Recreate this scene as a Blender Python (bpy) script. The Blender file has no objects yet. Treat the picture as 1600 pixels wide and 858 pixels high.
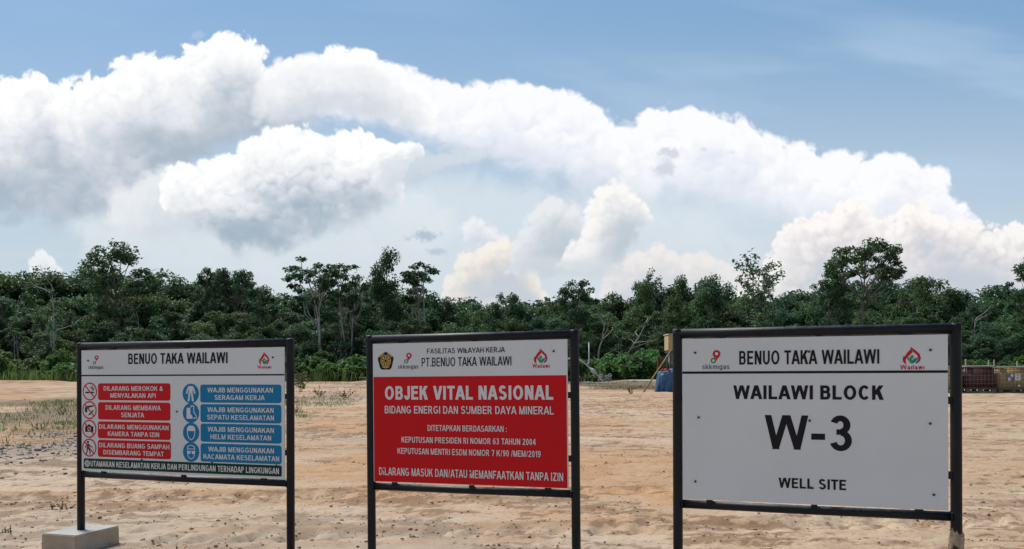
import bpy, bmesh, math, random
import numpy as np
from mathutils import Vector, Matrix

SC = bpy.context.scene
COL = SC.collection
R = math.radians

# ------------------------------------------------------------------ camera, world, sun, exposure
CAM_Z = 1.13
cam_d = bpy.data.cameras.new('camera')
cam = bpy.data.objects.new('camera', cam_d)
COL.objects.link(cam)
cam.location = (0, 0, CAM_Z)
cam.rotation_euler = (R(90), 0, 0)
cam_d.sensor_width = 36.0
cam_d.lens = 27.45
cam_d.shift_y = 0.0994
cam_d.clip_start = 0.05
cam_d.clip_end = 30000
SC.camera = cam

SUN_EL, SUN_AZ = 56.0, -48.0          # azimuth from +Y (view direction), positive to the right
world = bpy.data.worlds.new('World')
SC.world = world
world.use_nodes = True
wn = world.node_tree
bg = wn.nodes['Background']
skt = wn.nodes.new('ShaderNodeTexSky')
skt.sky_type = 'NISHITA'
skt.sun_disc = False
skt.sun_elevation = R(SUN_EL)
skt.sun_rotation = R(SUN_AZ)
skt.altitude = 50
skt.air_density = 1.0
skt.dust_density = 0.6
skt.ozone_density = 1.0
wn.links.new(skt.outputs[0], bg.inputs[0])
bg.inputs[1].default_value = 0.070

sun_d = bpy.data.lights.new('sun', 'SUN')
sun_d.energy = 2.5
sun_d.angle = R(22)
sun_d.color = (1.0, 0.95, 0.87)
sun = bpy.data.objects.new('sun', sun_d)
COL.objects.link(sun)
sdir = Vector((math.sin(R(SUN_AZ))*math.cos(R(SUN_EL)), math.cos(R(SUN_AZ))*math.cos(R(SUN_EL)), math.sin(R(SUN_EL))))
sun.rotation_euler = sdir.to_track_quat('Z', 'Y').to_euler()
sun.location = sdir*60

SC.view_settings.view_transform = 'Standard'
SC.view_settings.look = 'None'
SC.view_settings.gamma = 1
SC.view_settings.use_curve_mapping = False
SC.view_settings.exposure = 0.72
SC.render.engine = 'CYCLES'
SC.cycles.max_bounces = 6
SC.cycles.diffuse_bounces = 3
SC.cycles.transparent_max_bounces = 8
SC.cycles.use_denoising = True

rnd = random.Random(11)
NP = np.random.RandomState(3)

# ------------------------------------------------------------------ helpers
def tag(o, label=None, cat=None, group=None, kind=None):
    if label: o['label'] = label
    if cat: o['category'] = cat
    if group: o['group'] = group
    if kind: o['kind'] = kind
    return o

def empty(name, loc=(0, 0, 0), rot=(0, 0, 0)):
    o = bpy.data.objects.new(name, None)
    o.empty_display_size = .2
    o.location = loc
    o.rotation_euler = rot
    COL.objects.link(o)
    return o

def link(name, me, parent=None):
    o = bpy.data.objects.new(name, me)
    COL.objects.link(o)
    if parent is not None:
        o.parent = parent
    return o

class MB:
    """collects faces (with a material slot each) and builds one mesh"""
    def __init__(s):
        s.v = []; s.f = []; s.m = []
    def poly(s, pts, mi=0):
        b = len(s.v); s.v.extend([tuple(p) for p in pts]); s.f.append(tuple(range(b, b+len(pts)))); s.m.append(mi)
    def box(s, c, d, rot=None, mi=0):
        b = len(s.v); hx, hy, hz = d[0]/2, d[1]/2, d[2]/2
        for p in ((-hx, -hy, -hz), (hx, -hy, -hz), (hx, hy, -hz), (-hx, hy, -hz), (-hx, -hy, hz), (hx, -hy, hz), (hx, hy, hz), (-hx, hy, hz)):
            q = Vector(p)
            if rot is not None: q = rot @ q
            s.v.append(tuple(q+Vector(c)))
        for f in ((0, 3, 2, 1), (4, 5, 6, 7), (0, 1, 5, 4), (1, 2, 6, 5), (2, 3, 7, 6), (3, 0, 4, 7)):
            s.f.append(tuple(b+i for i in f)); s.m.append(mi)
    def tube(s, pts, rad, n=8, cap=True, mi=0):
        pts = [Vector(p) for p in pts]
        if not hasattr(rad, '__len__'): rad = [rad]*len(pts)
        b = len(s.v); up = None
        for i, p in enumerate(pts):
            t = (pts[min(i+1, len(pts)-1)]-pts[max(i-1, 0)]).normalized()
            if up is None:
                up = Vector((0, 0, 1)) if abs(t.z) < .9 else Vector((1, 0, 0))
            a = (up-t*up.dot(t)).normalized(); up = a; c = t.cross(a)
            for k in range(n):
                w = 2*math.pi*k/n
                s.v.append(tuple(p+(a*math.cos(w)+c*math.sin(w))*rad[i]))
        for i in range(len(pts)-1):
            for k in range(n):
                k2 = (k+1) % n
                s.f.append((b+i*n+k, b+i*n+k2, b+(i+1)*n+k2, b+(i+1)*n+k)); s.m.append(mi)
        if cap:
            s.f.append(tuple(b+k for k in range(n-1, -1, -1))); s.m.append(mi)
            e = b+(len(pts)-1)*n
            s.f.append(tuple(e+k for k in range(n))); s.m.append(mi)
    def mesh(s, name, mats, smooth=False):
        me = bpy.data.meshes.new(name)
        me.from_pydata(s.v, [], s.f)
        for m in (mats if isinstance(mats, (list, tuple)) else [mats]): me.materials.append(m)
        me.polygons.foreach_set('material_index', s.m)
        if smooth: me.polygons.foreach_set('use_smooth', [True]*len(s.f))
        me.update()
        return me
    def build(s, name, mats, parent=None, smooth=False):
        return link(name, s.mesh(name, mats, smooth), parent)

def np_mesh(name, V, F, mat, attrs=None, smooth=False):
    """mesh from numpy arrays; F is (n, k)"""
    me = bpy.data.meshes.new(name)
    n, k = F.shape
    me.vertices.add(len(V)); me.vertices.foreach_set('co', np.ascontiguousarray(V, np.float32).ravel())
    me.loops.add(n*k); me.loops.foreach_set('vertex_index', np.ascontiguousarray(F, np.int32).ravel())
    me.polygons.add(n)
    me.polygons.foreach_set('loop_start', np.arange(0, n*k, k, dtype=np.int32))
    if smooth: me.polygons.foreach_set('use_smooth', np.ones(n, bool))
    for an, (ty, dom, arr) in (attrs or {}).items():
        at = me.attributes.new(an, ty, dom)
        at.data.foreach_set('color' if 'COLOR' in ty else 'value', np.ascontiguousarray(arr, np.float32).ravel())
    me.materials.append(mat)
    me.update(calc_edges=True)
    return me

class NT:
    """small wrapper to write node trees"""
    def __init__(s, name):
        s.mat = bpy.data.materials.new(name); s.mat.use_nodes = True
        s.t = s.mat.node_tree; s.n = s.t.nodes; s.l = s.t.links
        s.b = s.n['Principled BSDF']; s.out = s.n['Material Output']
    def node(s, ty, **kw):
        n = s.n.new(ty)
        for k, v in kw.items(): setattr(n, k, v)
        return n
    def set(s, sock, v):
        if isinstance(v, bpy.types.NodeSocket): s.l.new(v, sock)
        else: sock.default_value = v
    def noise(s, scale, detail=4, rough=.55, vec=None, dist=0.):
        n = s.node('ShaderNodeTexNoise'); n.inputs['Scale'].default_value = scale; n.inputs['Detail'].default_value = detail
        n.inputs['Roughness'].default_value = rough; n.inputs['Distortion'].default_value = dist
        if vec is not None: s.l.new(vec, n.inputs['Vector'])
        return n.outputs['Fac']
    def obj(s, scale=None):
        c = s.node('ShaderNodeTexCoord').outputs['Object']
        if scale is None: return c
        m = s.node('ShaderNodeMapping'); m.inputs['Scale'].default_value = scale
        s.l.new(c, m.inputs['Vector']); return m.outputs[0]
    def geo(s, scale=(1, 1, 1)):
        c = s.node('ShaderNodeNewGeometry').outputs['Position']
        m = s.node('ShaderNodeMapping'); m.inputs['Scale'].default_value = scale
        s.l.new(c, m.inputs['Vector']); return m.outputs[0]
    def ramp(s, fac, stops):
        n = s.node('ShaderNodeValToRGB'); e = n.color_ramp.elements
        while len(e) > 1: e.remove(e[-1])
        for i, (p, c) in enumerate(stops):
            q = e[0] if i == 0 else e.new(p)
            q.position = p; q.color = tuple(c)+(1,) if len(c) == 3 else c
        s.l.new(fac, n.inputs[0]); return n.outputs[0]
    def rng(s, fac, a, b, c=0., d=1.):
        n = s.node('ShaderNodeMapRange'); n.clamp = True
        for k, v in zip(('From Min', 'From Max', 'To Min', 'To Max'), (a, b, c, d)): n.inputs[k].default_value = v
        s.l.new(fac, n.inputs['Value']); return n.outputs[0]
    def mix(s, fac, a, b, mode='MIX'):
        n = s.node('ShaderNodeMix', data_type='RGBA', blend_type=mode)
        s.set(n.inputs[0], fac)
        s.set(n.inputs[6], a if isinstance(a, bpy.types.NodeSocket) else tuple(a)+(1,))
        s.set(n.inputs[7], b if isinstance(b, bpy.types.NodeSocket) else tuple(b)+(1,))
        return n.outputs[2]
    def math(s, op, a, b=0.):
        n = s.node('ShaderNodeMath', operation=op); s.set(n.inputs[0], a); s.set(n.inputs[1], b); return n.outputs[0]
    def attr(s, name):
        return s.node('ShaderNodeAttribute', attribute_name=name)
    def bump(s, h, strength=.3, dist=.01):
        n = s.node('ShaderNodeBump'); n.inputs['Strength'].default_value = strength; n.inputs['Distance'].default_value = dist
        s.l.new(h, n.inputs['Height']); s.l.new(n.outputs[0], s.b.inputs['Normal'])
    def fin(s, col=None, rough=.8, metal=0., spec=None):
        if col is not None: s.set(s.b.inputs['Base Color'], col if isinstance(col, bpy.types.NodeSocket) else tuple(col)+(1,))
        s.set(s.b.inputs['Roughness'], rough); s.set(s.b.inputs['Metallic'], metal)
        if spec is not None: s.b.inputs['Specular IOR Level'].default_value = spec
        return s.mat

def simple(name, col, rough=.7, var=.18, scale=9., metal=0., bump=0., spec=None):
    """a plain painted / solid stuff with slight uneven tone and gloss"""
    t = NT(name)
    f = t.noise(scale, 5, .6, t.obj())
    c = t.mix(t.rng(f, .3, .7), tuple(x*(1-var) for x in col), tuple(min(1, x*(1+var)) for x in col))
    if bump: t.bump(t.noise(scale*9, 4, .6, t.obj()), bump, .004)
    return t.fin(c, t.rng(f, .2, .8, rough-.08, min(1, rough+.08)), metal, spec)

def ground_z(x, y):
    x = np.asarray(x, float); y = np.asarray(y, float)
    z = np.interp(y, [-60, 0, 6.5, 14, 30, 62, 85, 105, 135, 170, 260, 600, 4000], [-.6, -.05, .0, .14, .50, .70, .85, 1.3, 3.0, 4.5, 6, 8, 10])
    hill = np.interp(y, [95, 170, 260, 500], [0, 7.0, 9.0, 10])*np.clip((-x-5)/70., 0, 1)
    return z+hill
def build_sky(step=1.6, x0=-170., x1=1770., y0=-120., y1=606.):
    rs = np.random.RandomState(5)
    gx = np.arange(x0, x1, step); gy = np.arange(y0, y1, step)
    XX, YY = np.meshgrid(gx, gy); XX = XX.astype(np.float32); YY = YY.astype(np.float32); X, Y = XX, YY
    def hsh(i, j, k):
        n = (i*374761393 + j*668265263 + k*2147483647 + 12345) & 0xffffffff
        n = ((n ^ (n >> 13))*1274126177) & 0xffffffff
        n = n ^ (n >> 16)
        return ((n & 0xffff)/65535.).astype(np.float32)
    def vnoise(x, y, k):
        i = np.floor(x).astype(np.int64); j = np.floor(y).astype(np.int64)
        fx = x-i; fy = y-j
        fx = fx*fx*fx*(fx*(fx*6-15)+10); fy = fy*fy*fy*(fy*(fy*6-15)+10)
        a = hsh(i, j, k); b = hsh(i+1, j, k); c = hsh(i, j+1, k); d = hsh(i+1, j+1, k)
        return (a+(b-a)*fx)+((c+(d-c)*fx)-(a+(b-a)*fx))*fy
    def fbm(x, y, k, o=5, g=.5):
        s = 0; a = 1; t = 0
        for q in range(o):
            s = s+a*vnoise(x*(2.03**q)+17.3*q, y*(2.03**q)-9.1*q, k+q); t += a; a *= g
        return s/t
    def worley(x, y, k):
        i = np.floor(x).astype(np.int64); j = np.floor(y).astype(np.int64)
        best = np.full(x.shape, 9., np.float32)
        for di in (-1, 0, 1):
            for dj in (-1, 0, 1):
                px = i+di+hsh(i+di, j+dj, k); py = j+dj+hsh(i+di, j+dj, k+77)
                best = np.minimum(best, (px-x)**2+(py-y)**2)
        return np.sqrt(best)
    def puff(x, y, k, o=4, g=.52):
        s = 0; a = 1; t = 0
        for q in range(o):
            w = np.clip(worley(x*2.1**q+3.1*q, y*2.1**q+5.7*q, k+q*3), 0, 1.1)
            s = s+a*(1-w*w); t += a; a *= g
        return s/t
    def sdf(poly, X, Y):
        d = np.full(X.shape, 1e9, np.float32); ins = np.zeros(X.shape, bool)
        P = np.array(poly, np.float32); Q = np.roll(P, -1, 0)
        for (ax, ay), (bx, by) in zip(P, Q):
            ex, ey = bx-ax, by-ay
            t = np.clip(((X-ax)*ex+(Y-ay)*ey)/(ex*ex+ey*ey+1e-9), 0, 1)
            d = np.minimum(d, (X-ax-ex*t)**2+(Y-ay-ey*t)**2)
            if by != ay:
                c = ((ay > Y) != (by > Y)) & (X < (bx-ax)*(Y-ay)/(by-ay)+ax)
                ins ^= c
        d = np.sqrt(d)
        return np.where(ins, d, -d)
    def ss(a, b, x):
        t = np.clip((x-a)/(b-a), 0, 1); return t*t*(3-2*t)
    def blur(a, r):
        r = max(1, int(r/step))
        for _ in range(2):
            for ax in (0, 1):
                pad = [(0, 0), (0, 0)]; pad[ax] = (r+1, r)
                c = np.cumsum(np.pad(a, pad, mode='edge'), ax, dtype=np.float64)
                n = a.shape[ax]
                a = ((np.take(c, range(2*r+1, 2*r+1+n), ax)-np.take(c, range(0, n), ax))/(2*r+1)).astype(np.float32)
        return a
    def lin(c):
        c = np.array(c, np.float32)/255.
        return np.where(c < .04045, c/12.92, ((c+.055)/1.055)**2.4)
    C = np.zeros(X.shape+(3,), np.float32); A = np.zeros(X.shape, np.float32)
    def over(col, al, W=(slice(None), slice(None))):
        al = np.clip(al, 0, 1); A0 = A[W]; C0 = C[W]
        na = al+A0*(1-al)
        C[W] = (col*al[..., None]+C0*(A0*(1-al))[..., None])/np.maximum(na, 1e-5)[..., None]
        A[W] = na
    def cloud(poly, seed, sc, amp, soft_t, soft_b, cols, amax=1., reach=120., light=(-.25, -1.), puffs=(12, 40), n_puff=150, rel_k=.5, lowk=.5, gam=1., pad=60):
        """poly outline -> cumulus layer: the outline is broken up by billow noise, its body is piled up from soft shaded puffs,
        and the light that reaches a point falls with the cloud mass between it and the sun; cols = (lit, mid, shade) sRGB"""
        P = np.array(poly, np.float32)
        j0 = max(0, int((P[:, 0].min()-pad-x0)/step)); j1 = min(XX.shape[1], int((P[:, 0].max()+pad-x0)/step))
        i0 = max(0, int((P[:, 1].min()-pad-y0)/step)); i1 = min(XX.shape[0], int((P[:, 1].max()+pad-y0)/step))
        W = (slice(i0, i1), slice(j0, j1)); X = XX[W]; Y = YY[W]
        d = sdf(poly, X, Y)
        wx = (fbm(X/60., Y/60., seed+50, 4)-.5)*2*sc*.5; wy = (fbm(X/60.+9, Y/60.+4, seed+60, 4)-.5)*2*sc*.5
        p = puff((X+wx)/sc, (Y+wy)/sc, seed, 4, .5)
        f = fbm((X+wx)/sc, (Y+wy)/sc, seed+20, 6, .55)-.5
        n = (p-.62)*2.0+f*.9
        sdn = d+amp*n
        top, bot = P[:, 1].min(), P[:, 1].max()
        m = blur((d > 0).astype(np.float32), 10)
        # light reaching each point through the mass above it
        ll = np.hypot(*light); ux, uy = light[0]/ll, light[1]/ll
        dens = blur(np.clip(sdn/22., 0, 1), 3); tau = np.zeros_like(d); k = 0; q = 6.
        while q < reach*2.2:
            oy, ox = int(round(uy*q/step)), int(round(ux*q/step))
            sh_ = np.zeros_like(d)
            ya, yb = max(0, -oy), min(d.shape[0], d.shape[0]-oy); xa, xb = max(0, -ox), min(d.shape[1], d.shape[1]-ox)
            if yb > ya and xb > xa:
                sh_[ya:yb, xa:xb] = dens[ya+oy:yb+oy, xa+ox:xb+ox]
            tau += sh_*8.; q += 8.
        tau = blur(tau, 5)
        T = np.exp(-(tau/(reach*.74))**1.3)
        lowf = fbm((X+wx)/95., (Y+wy)/60., seed+33, 4)-.5
        body = np.clip(T+lowf*lowk*(1-T**3), 0, 1)
        # piled puffs: relief only
        rl = np.zeros_like(d); 
        r_ = np.random.RandomState(seed)
        inside = np.argwhere(d > 3)
        if len(inside):
            pts = inside[r_.randint(0, len(inside), n_puff)]
            pts = pts[np.argsort(pts[:, 0]+r_.rand(n_puff)*60/step)]
            for (yi, xi) in pts:
                dd = d[yi, xi]
                R = (puffs[0]+(puffs[1]-puffs[0])*r_.rand()**1.6)
                R = min(R, max(puffs[0]*.8, dd*1.3)); w = int(R*1.5/step)+1
                ya, yb, xa, xb = max(0, yi-w), min(d.shape[0], yi+w), max(0, xi-w), min(d.shape[1], xi+w)
                dx = (X[ya:yb, xa:xb]-X[yi, xi])/R; dy = (Y[ya:yb, xa:xb]-Y[yi, xi])/R
                nn = n[ya:yb, xa:xb]
                rr = np.sqrt(dx*dx+dy*dy)-.42*nn+.05
                al = 1-ss(.45, 1.0, rr)
                up = -(dx*.35+dy)*(1-.0*rr)
                up = np.where(up > 0, up, up*.8)
                v = up*.5+.22*nn*1.0
                rl[ya:yb, xa:xb] = rl[ya:yb, xa:xb]*(1-al*.85)+v*al*.85
        rl = rl*(.35+.65*ss(5, 60, d))
        fine = (n-blur(n, 7))
        b = body**gam+rel_k*(rl*1.35*(.16+.84*body)+fine*(.04+.46*body))-.05*rel_k
        t = np.clip(b, 0, 1)[..., None]
        lit, mid, shd = [lin(c) for c in cols]
        col = np.where(t > .5, mid+(lit-mid)*(t*2-1), shd+(mid-shd)*(t*2))
        relh = ss(.1, .8, tau/(reach*1.1))
        soft = soft_t+(soft_b-soft_t)*relh
        sd2 = sdn*(1-relh)+(d+amp*1.3*f*2)*relh
        a = ss(-.4, 1., sd2/soft)
        over(col.astype(np.float32), a*amax, W)
    # ---------- layers, back to front (coordinates: tangent-plane units x1220, origin straight ahead) ----------
    veil = ss(20, 400, Y)*.80+.06
    vt = ss(-40, 470, Y)[..., None]**.8
    over((lin((130, 175, 216))*(1-vt)+lin((196, 212, 222))*vt).astype(np.float32), .66+.26*ss(20, 400, Y))
    ci = ss(.42, .78, fbm(X/520.+Y/900., Y/95.-X/800., 300, 5, .55))*ss(-80, 120, Y)*(1-ss(330, 480, Y))
    over(np.broadcast_to(lin((184, 208, 232)), C.shape), ci*(.30+.22*ss(600, 1300, X)))
    # low pale strata near the tree line
    st = ss(.40, .7, fbm(X/230., Y/38., 330, 5))*ss(300, 420, Y)
    over(np.broadcast_to(lin((205, 216, 224)), C.shape), st*.5)
    # far smooth bank
    bank = [(400, 110), (470, 92), (530, 84), (580, 88), (640, 118), (700, 132), (745, 138), (800, 133), (850, 143), (900, 152), (940, 170), (965, 194), (995, 196), (1015, 172), (1055, 162), (1090, 175), (1125, 190), (1152, 182), (1180, 208), (1225, 222), (1260, 234), (1335, 244), (1365, 232), (1405, 238), (1438, 258), (1472, 272), (1484, 305), (1520, 350), (1480, 385), (1330, 362), (1180, 338), (1090, 322), (960, 312), (880, 290), (790, 258), (690, 235), (640, 215), (560, 190), (470, 190), (400, 200)]
    cloud(bank, 11, 40, 20, 9, 60, ((253, 253, 255), (226, 231, 242), (198, 211, 227)), .97, reach=230, puffs=(10, 44), n_puff=420, rel_k=.40, lowk=.8)
    cloud([(880, 330), (1000, 300), (1200, 300), (1330, 320), (1480, 330), (1540, 380), (1540, 470), (1300, 470), (1200, 430), (1120, 380), (980, 360)], 15, 60, 24, 40, 60, ((228, 235, 242), (218, 227, 237), (205, 217, 229)), .40, rel_k=.1, reach=400, n_puff=40)
    # thin white vapour under the bank, down to the wood
    cloud([(620, 290), (760, 270), (880, 300), (1010, 290), (1120, 340), (1180, 400), (1180, 500), (640, 500)], 94, 70, 30, 40, 60, ((222, 231, 238), (214, 225, 234), (205, 218, 229)), .68, rel_k=.15, reach=500, n_puff=60)
    # far low cumuli, warm lit
    cloud([(930, 470), (945, 420), (985, 398), (1030, 385), (1060, 402), (1095, 396), (1130, 412), (1170, 425), (1260, 440), (1260, 520), (930, 520)], 21, 26, 14, 6, 16, ((250, 241, 235), (226, 221, 222), (196, 204, 213)), .85, rel_k=.9, reach=55, puffs=(6, 22), n_puff=170)
    cloud([(1175, 450), (1190, 420), (1212, 390), (1220, 365), (1245, 345), (1280, 338), (1300, 345), (1313, 318), (1330, 312), (1346, 322), (1352, 340), (1390, 344), (1400, 360), (1408, 330), (1428, 304), (1442, 320), (1450, 340), (1490, 345), (1530, 352), (1565, 358), (1600, 350), (1660, 372), (1740, 380), (1760, 420), (1760, 540), (1100, 540), (1120, 470)], 27, 26, 15, 4, 10, ((255, 251, 247), (230, 224, 225), (192, 198, 210)), .97, rel_k=1.05, reach=70, light=(-.5, -1), puffs=(7, 30), n_puff=420)
    # centre cumuli
    cloud([(690, 480), (700, 430), (725, 398), (760, 382), (795, 372), (812, 395), (830, 420), (850, 470), (850, 520), (690, 520)], 33, 20, 13, 5, 12, ((255, 246, 233), (232, 221, 213), (194, 201, 210)), .95, rel_k=1., reach=45, light=(-.3, -1), puffs=(6, 22), n_puff=120)
    cloud([(722, 372), (720, 352), (738, 340), (756, 345), (772, 358), (790, 372), (765, 380), (740, 380)], 37, 16, 8, 7, 12, ((240, 242, 245), (217, 223, 230), (192, 203, 214)), .9, rel_k=.6, reach=24, puffs=(5, 14), n_puff=30)
    cloud([(795, 425), (800, 390), (822, 350), (845, 322), (872, 308), (895, 318), (915, 345), (905, 400), (880, 425), (840, 432)], 41, 22, 13, 7, 16, ((234, 236, 239), (210, 216, 222), (184, 196, 207)), .93, rel_k=.7, reach=50, puffs=(7, 24), n_puff=90)
    cloud([(870, 415), (900, 375), (915, 345), (922, 318), (938, 298), (962, 286), (985, 300), (1003, 318), (1015, 340), (1005, 372), (985, 400), (955, 425), (905, 430)], 45, 22, 14, 6, 18, ((252, 250, 246), (226, 228, 231), (186, 197, 207)), .96, rel_k=.7, reach=60, light=(-.6, -.8), puffs=(7, 24), n_puff=110)
    cloud([(790, 408), (830, 398), (900, 405), (960, 412), (985, 428), (930, 436), (850, 432), (800, 424)], 47, 30, 9, 12, 16, ((212, 219, 225), (200, 209, 217), (185, 197, 207)), .75, rel_k=.3, reach=40, n_puff=30)
    # big cloud: main body
    big = [(-180, 150), (-60, 135), (20, 130), (70, 124), (110, 134), (160, 114), (185, 102), (225, 94), (255, 92), (288, 100), (293, 76), (315, 62), (345, 58), (378, 58), (402, 80), (410, 105), (425, 118), (455, 102), (520, 88), (570, 88), (615, 112), (640, 135), (668, 160), (670, 190), (640, 198), (590, 184), (540, 178), (490, 182), (450, 198), (410, 210), (375, 226), (330, 236), (300, 250), (272, 272), (262, 300), (245, 330), (190, 348), (120, 352), (60, 342), (-10, 338), (-180, 330)]
    cloud(big, 61, 40, 22, 5, 24, ((255, 255, 255), (226, 229, 235), (172, 186, 200)), .985, rel_k=.62, reach=105, light=(-.15, -1), puffs=(10, 52), n_puff=420, lowk=.7)
    # its grey shoulder
    cloud([(405, 130), (440, 110), (500, 100), (560, 106), (610, 132), (655, 155), (672, 178), (662, 196), (600, 186), (530, 176), (470, 180), (430, 195), (400, 190)], 67, 30, 14, 14, 12, ((238, 240, 244), (219, 224, 231), (202, 210, 220)), .72, rel_k=.7, reach=85, puffs=(8, 30), n_puff=120)
    # pale vapour that fills in below and between
    cloud([(120, 345), (200, 325), (300, 330), (420, 350), (560, 330), (640, 300), (700, 330), (690, 420), (620, 470), (300, 470), (140, 430)], 90, 60, 26, 30, 50, ((228, 234, 239), (214, 223, 230), (194, 207, 218)), .72, rel_k=.3, reach=300, n_puff=80)
    cloud([(180, 300), (255, 262), (330, 256), (345, 330), (310, 376), (230, 380), (160, 350)], 92, 40, 18, 18, 30, ((238, 241, 244), (219, 225, 231), (190, 203, 215)), .85, rel_k=.5, reach=120, n_puff=60)
    # front lower cloud
    low = [(272, 338), (250, 312), (254, 278), (285, 258), (330, 250), (368, 238), (395, 214), (430, 202), (480, 195), (520, 206), (560, 209), (592, 218), (602, 232), (630, 226), (655, 222), (658, 236), (640, 256), (625, 275), (622, 310), (590, 335), (550, 350), (510, 362), (470, 380), (430, 394), (400, 384), (375, 398), (345, 372), (312, 358)]
    cloud(low, 71, 30, 17, 4.5, 20, ((255, 255, 255), (229, 232, 237), (160, 178, 194)), .99, rel_k=.75, reach=104, light=(-.1, -1), puffs=(8, 36), n_puff=260, lowk=.6)
    cloud([(600, 250), (640, 238), (680, 232), (730, 238), (775, 226), (760, 242), (715, 256), (670, 272), (640, 285), (610, 300), (590, 280)], 75, 24, 14, 12, 16, ((216, 223, 231), (202, 212, 222), (188, 201, 214)), .80, rel_k=.5, reach=70, n_puff=60, puffs=(7, 22))
    # wisps
    for q, (x, y, rx, ry, c, o) in enumerate([(665, 368, 24, 9, (168, 186, 203), .85), (678, 393, 15, 7, (172, 189, 205), .7), (1046, 239, 20, 9, (196, 203, 220), .7), (1037, 264, 15, 12, (198, 205, 220), .7), (1100, 233, 6, 4, (205, 211, 226), .7), (880, 290, 12, 10, (190, 202, 216), .6), (1145, 238, 9, 4, (214, 219, 230), .6), (20, 347, 22, 8, (178, 193, 207), .6), (310, 54, 12, 8, (180, 202, 224), .5)]):
        W = (slice(max(0, int((y-4*ry-y0)/step)), int((y+4*ry-y0)/step)), slice(max(0, int((x-3*rx-x0)/step)), int((x+3*rx-x0)/step)))
        X, Y = XX[W], YY[W]
        r = np.sqrt(((X-x)/rx)**2+((Y-y)/ry)**2)
        n = fbm(X/13., Y/11., 400+q*7, 5, .6)
        over(np.broadcast_to(lin(c), X.shape+(3,)), (1-ss(.25, 1.3, r+(n-.5)*2.2))*o, W)
    X, Y = XX, YY
    cloud([(44, 450), (46, 412), (55, 397), (68, 391), (80, 401), (96, 424), (114, 450)], 81, 18, 8, 4, 10, ((250, 251, 252), (224, 229, 234), (205, 214, 222)), .9, rel_k=.6, reach=34, puffs=(5, 16), n_puff=40)
    # thin mist in front of the low part
    mist = ss(310, 470, Y)*.36
    over(np.broadcast_to(lin((203, 213, 220)), C.shape), mist)
    # fade out beyond the part of the sky that was worked out
    ed = np.minimum.reduce([ss(x0, x0+110, X), 1-ss(x1-110, x1, X), ss(y0, y0+90, Y)])
    return gx, gy, C, A*ed
# ---- end sky module ----

# ------------------------------------------------------------------ sky: cloud deck worked out above, on a dome shell 9 km away
def make_dome():
    gx, gy, C, A = build_sky()
    ny, nx = A.shape
    X, Y = np.meshgrid((gx-800.)/1220., (588.-gy)/1220.)
    D = np.stack([X, np.ones_like(X), Y], -1)
    D /= np.linalg.norm(D, axis=-1, keepdims=True)
    V = (D*9000.).reshape(-1, 3)
    i = np.arange(ny*nx).reshape(ny, nx)
    F = np.stack([i[:-1, :-1], i[:-1, 1:], i[1:, 1:], i[1:, :-1]], -1).reshape(-1, 4)
    keep = (A.reshape(-1)[F].max(1) > .002)
    F = F[keep]
    t = NT('cloud_light')
    t.n.remove(t.b)
    a = t.attr('cloud')
    e = t.node('ShaderNodeEmission'); t.l.new(a.outputs['Color'], e.inputs[0]); e.inputs[1].default_value = 2**-.70
    tr = t.node('ShaderNodeBsdfTransparent'); mx = t.node('ShaderNodeMixShader')
    t.l.new(a.outputs['Alpha'], mx.inputs[0]); t.l.new(tr.outputs[0], mx.inputs[1]); t.l.new(e.outputs[0], mx.inputs[2])
    t.l.new(mx.outputs[0], t.out.inputs[0])
    t.mat.cycles.emission_sampling = 'NONE'
    me = np_mesh('sky', V, F, t.mat, {'cloud': ('FLOAT_COLOR', 'POINT', np.concatenate([C, A[..., None]], -1))}, True)
    o = link('sky', me)
    tag(o, kind='structure')
make_dome()

# ------------------------------------------------------------------ ground
def vhash(i, j, k):
    n = (i*374761393+j*668265263+k*974634541+77) & 0xffffffff
    n = ((n ^ (n >> 13))*1274126177) & 0xffffffff
    n = n ^ (n >> 16)
    return (n & 0xffff)/65535.
def vn(x, y, k):
    i = np.floor(x).astype(np.int64); j = np.floor(y).astype(np.int64)
    fx = x-i; fy = y-j; fx = fx*fx*(3-2*fx); fy = fy*fy*(3-2*fy)
    a, b, c, d = vhash(i, j, k), vhash(i+1, j, k), vhash(i, j+1, k), vhash(i+1, j+1, k)
    return (a+(b-a)*fx)+((c+(d-c)*fx)-(a+(b-a)*fx))*fy
def fb(x, y, k, o=4, g=.5):
    s = 0.; a = 1.; t = 0.
    for q in range(o):
        s = s+a*vn(x*2.1**q+5.3*q, y*2.1**q+9.7*q, k+q); t += a; a *= g
    return s/t
def sst(a, b, x):
    t = np.clip((x-a)/(b-a), 0, 1); return t*t*(3-2*t)

TRACKS = []
for q in range(17):          # wheel ruts left by the loader: shallow curves across the pad
    TRACKS.append((rnd.uniform(5.2, 34)*(.5+.5*rnd.random()) if q < 11 else rnd.uniform(18, 40), rnd.uniform(-.16, .20), rnd.uniform(-.006, .010), rnd.uniform(-8, 8), rnd.uniform(.16, .30), rnd.uniform(.3, 1.)))

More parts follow.
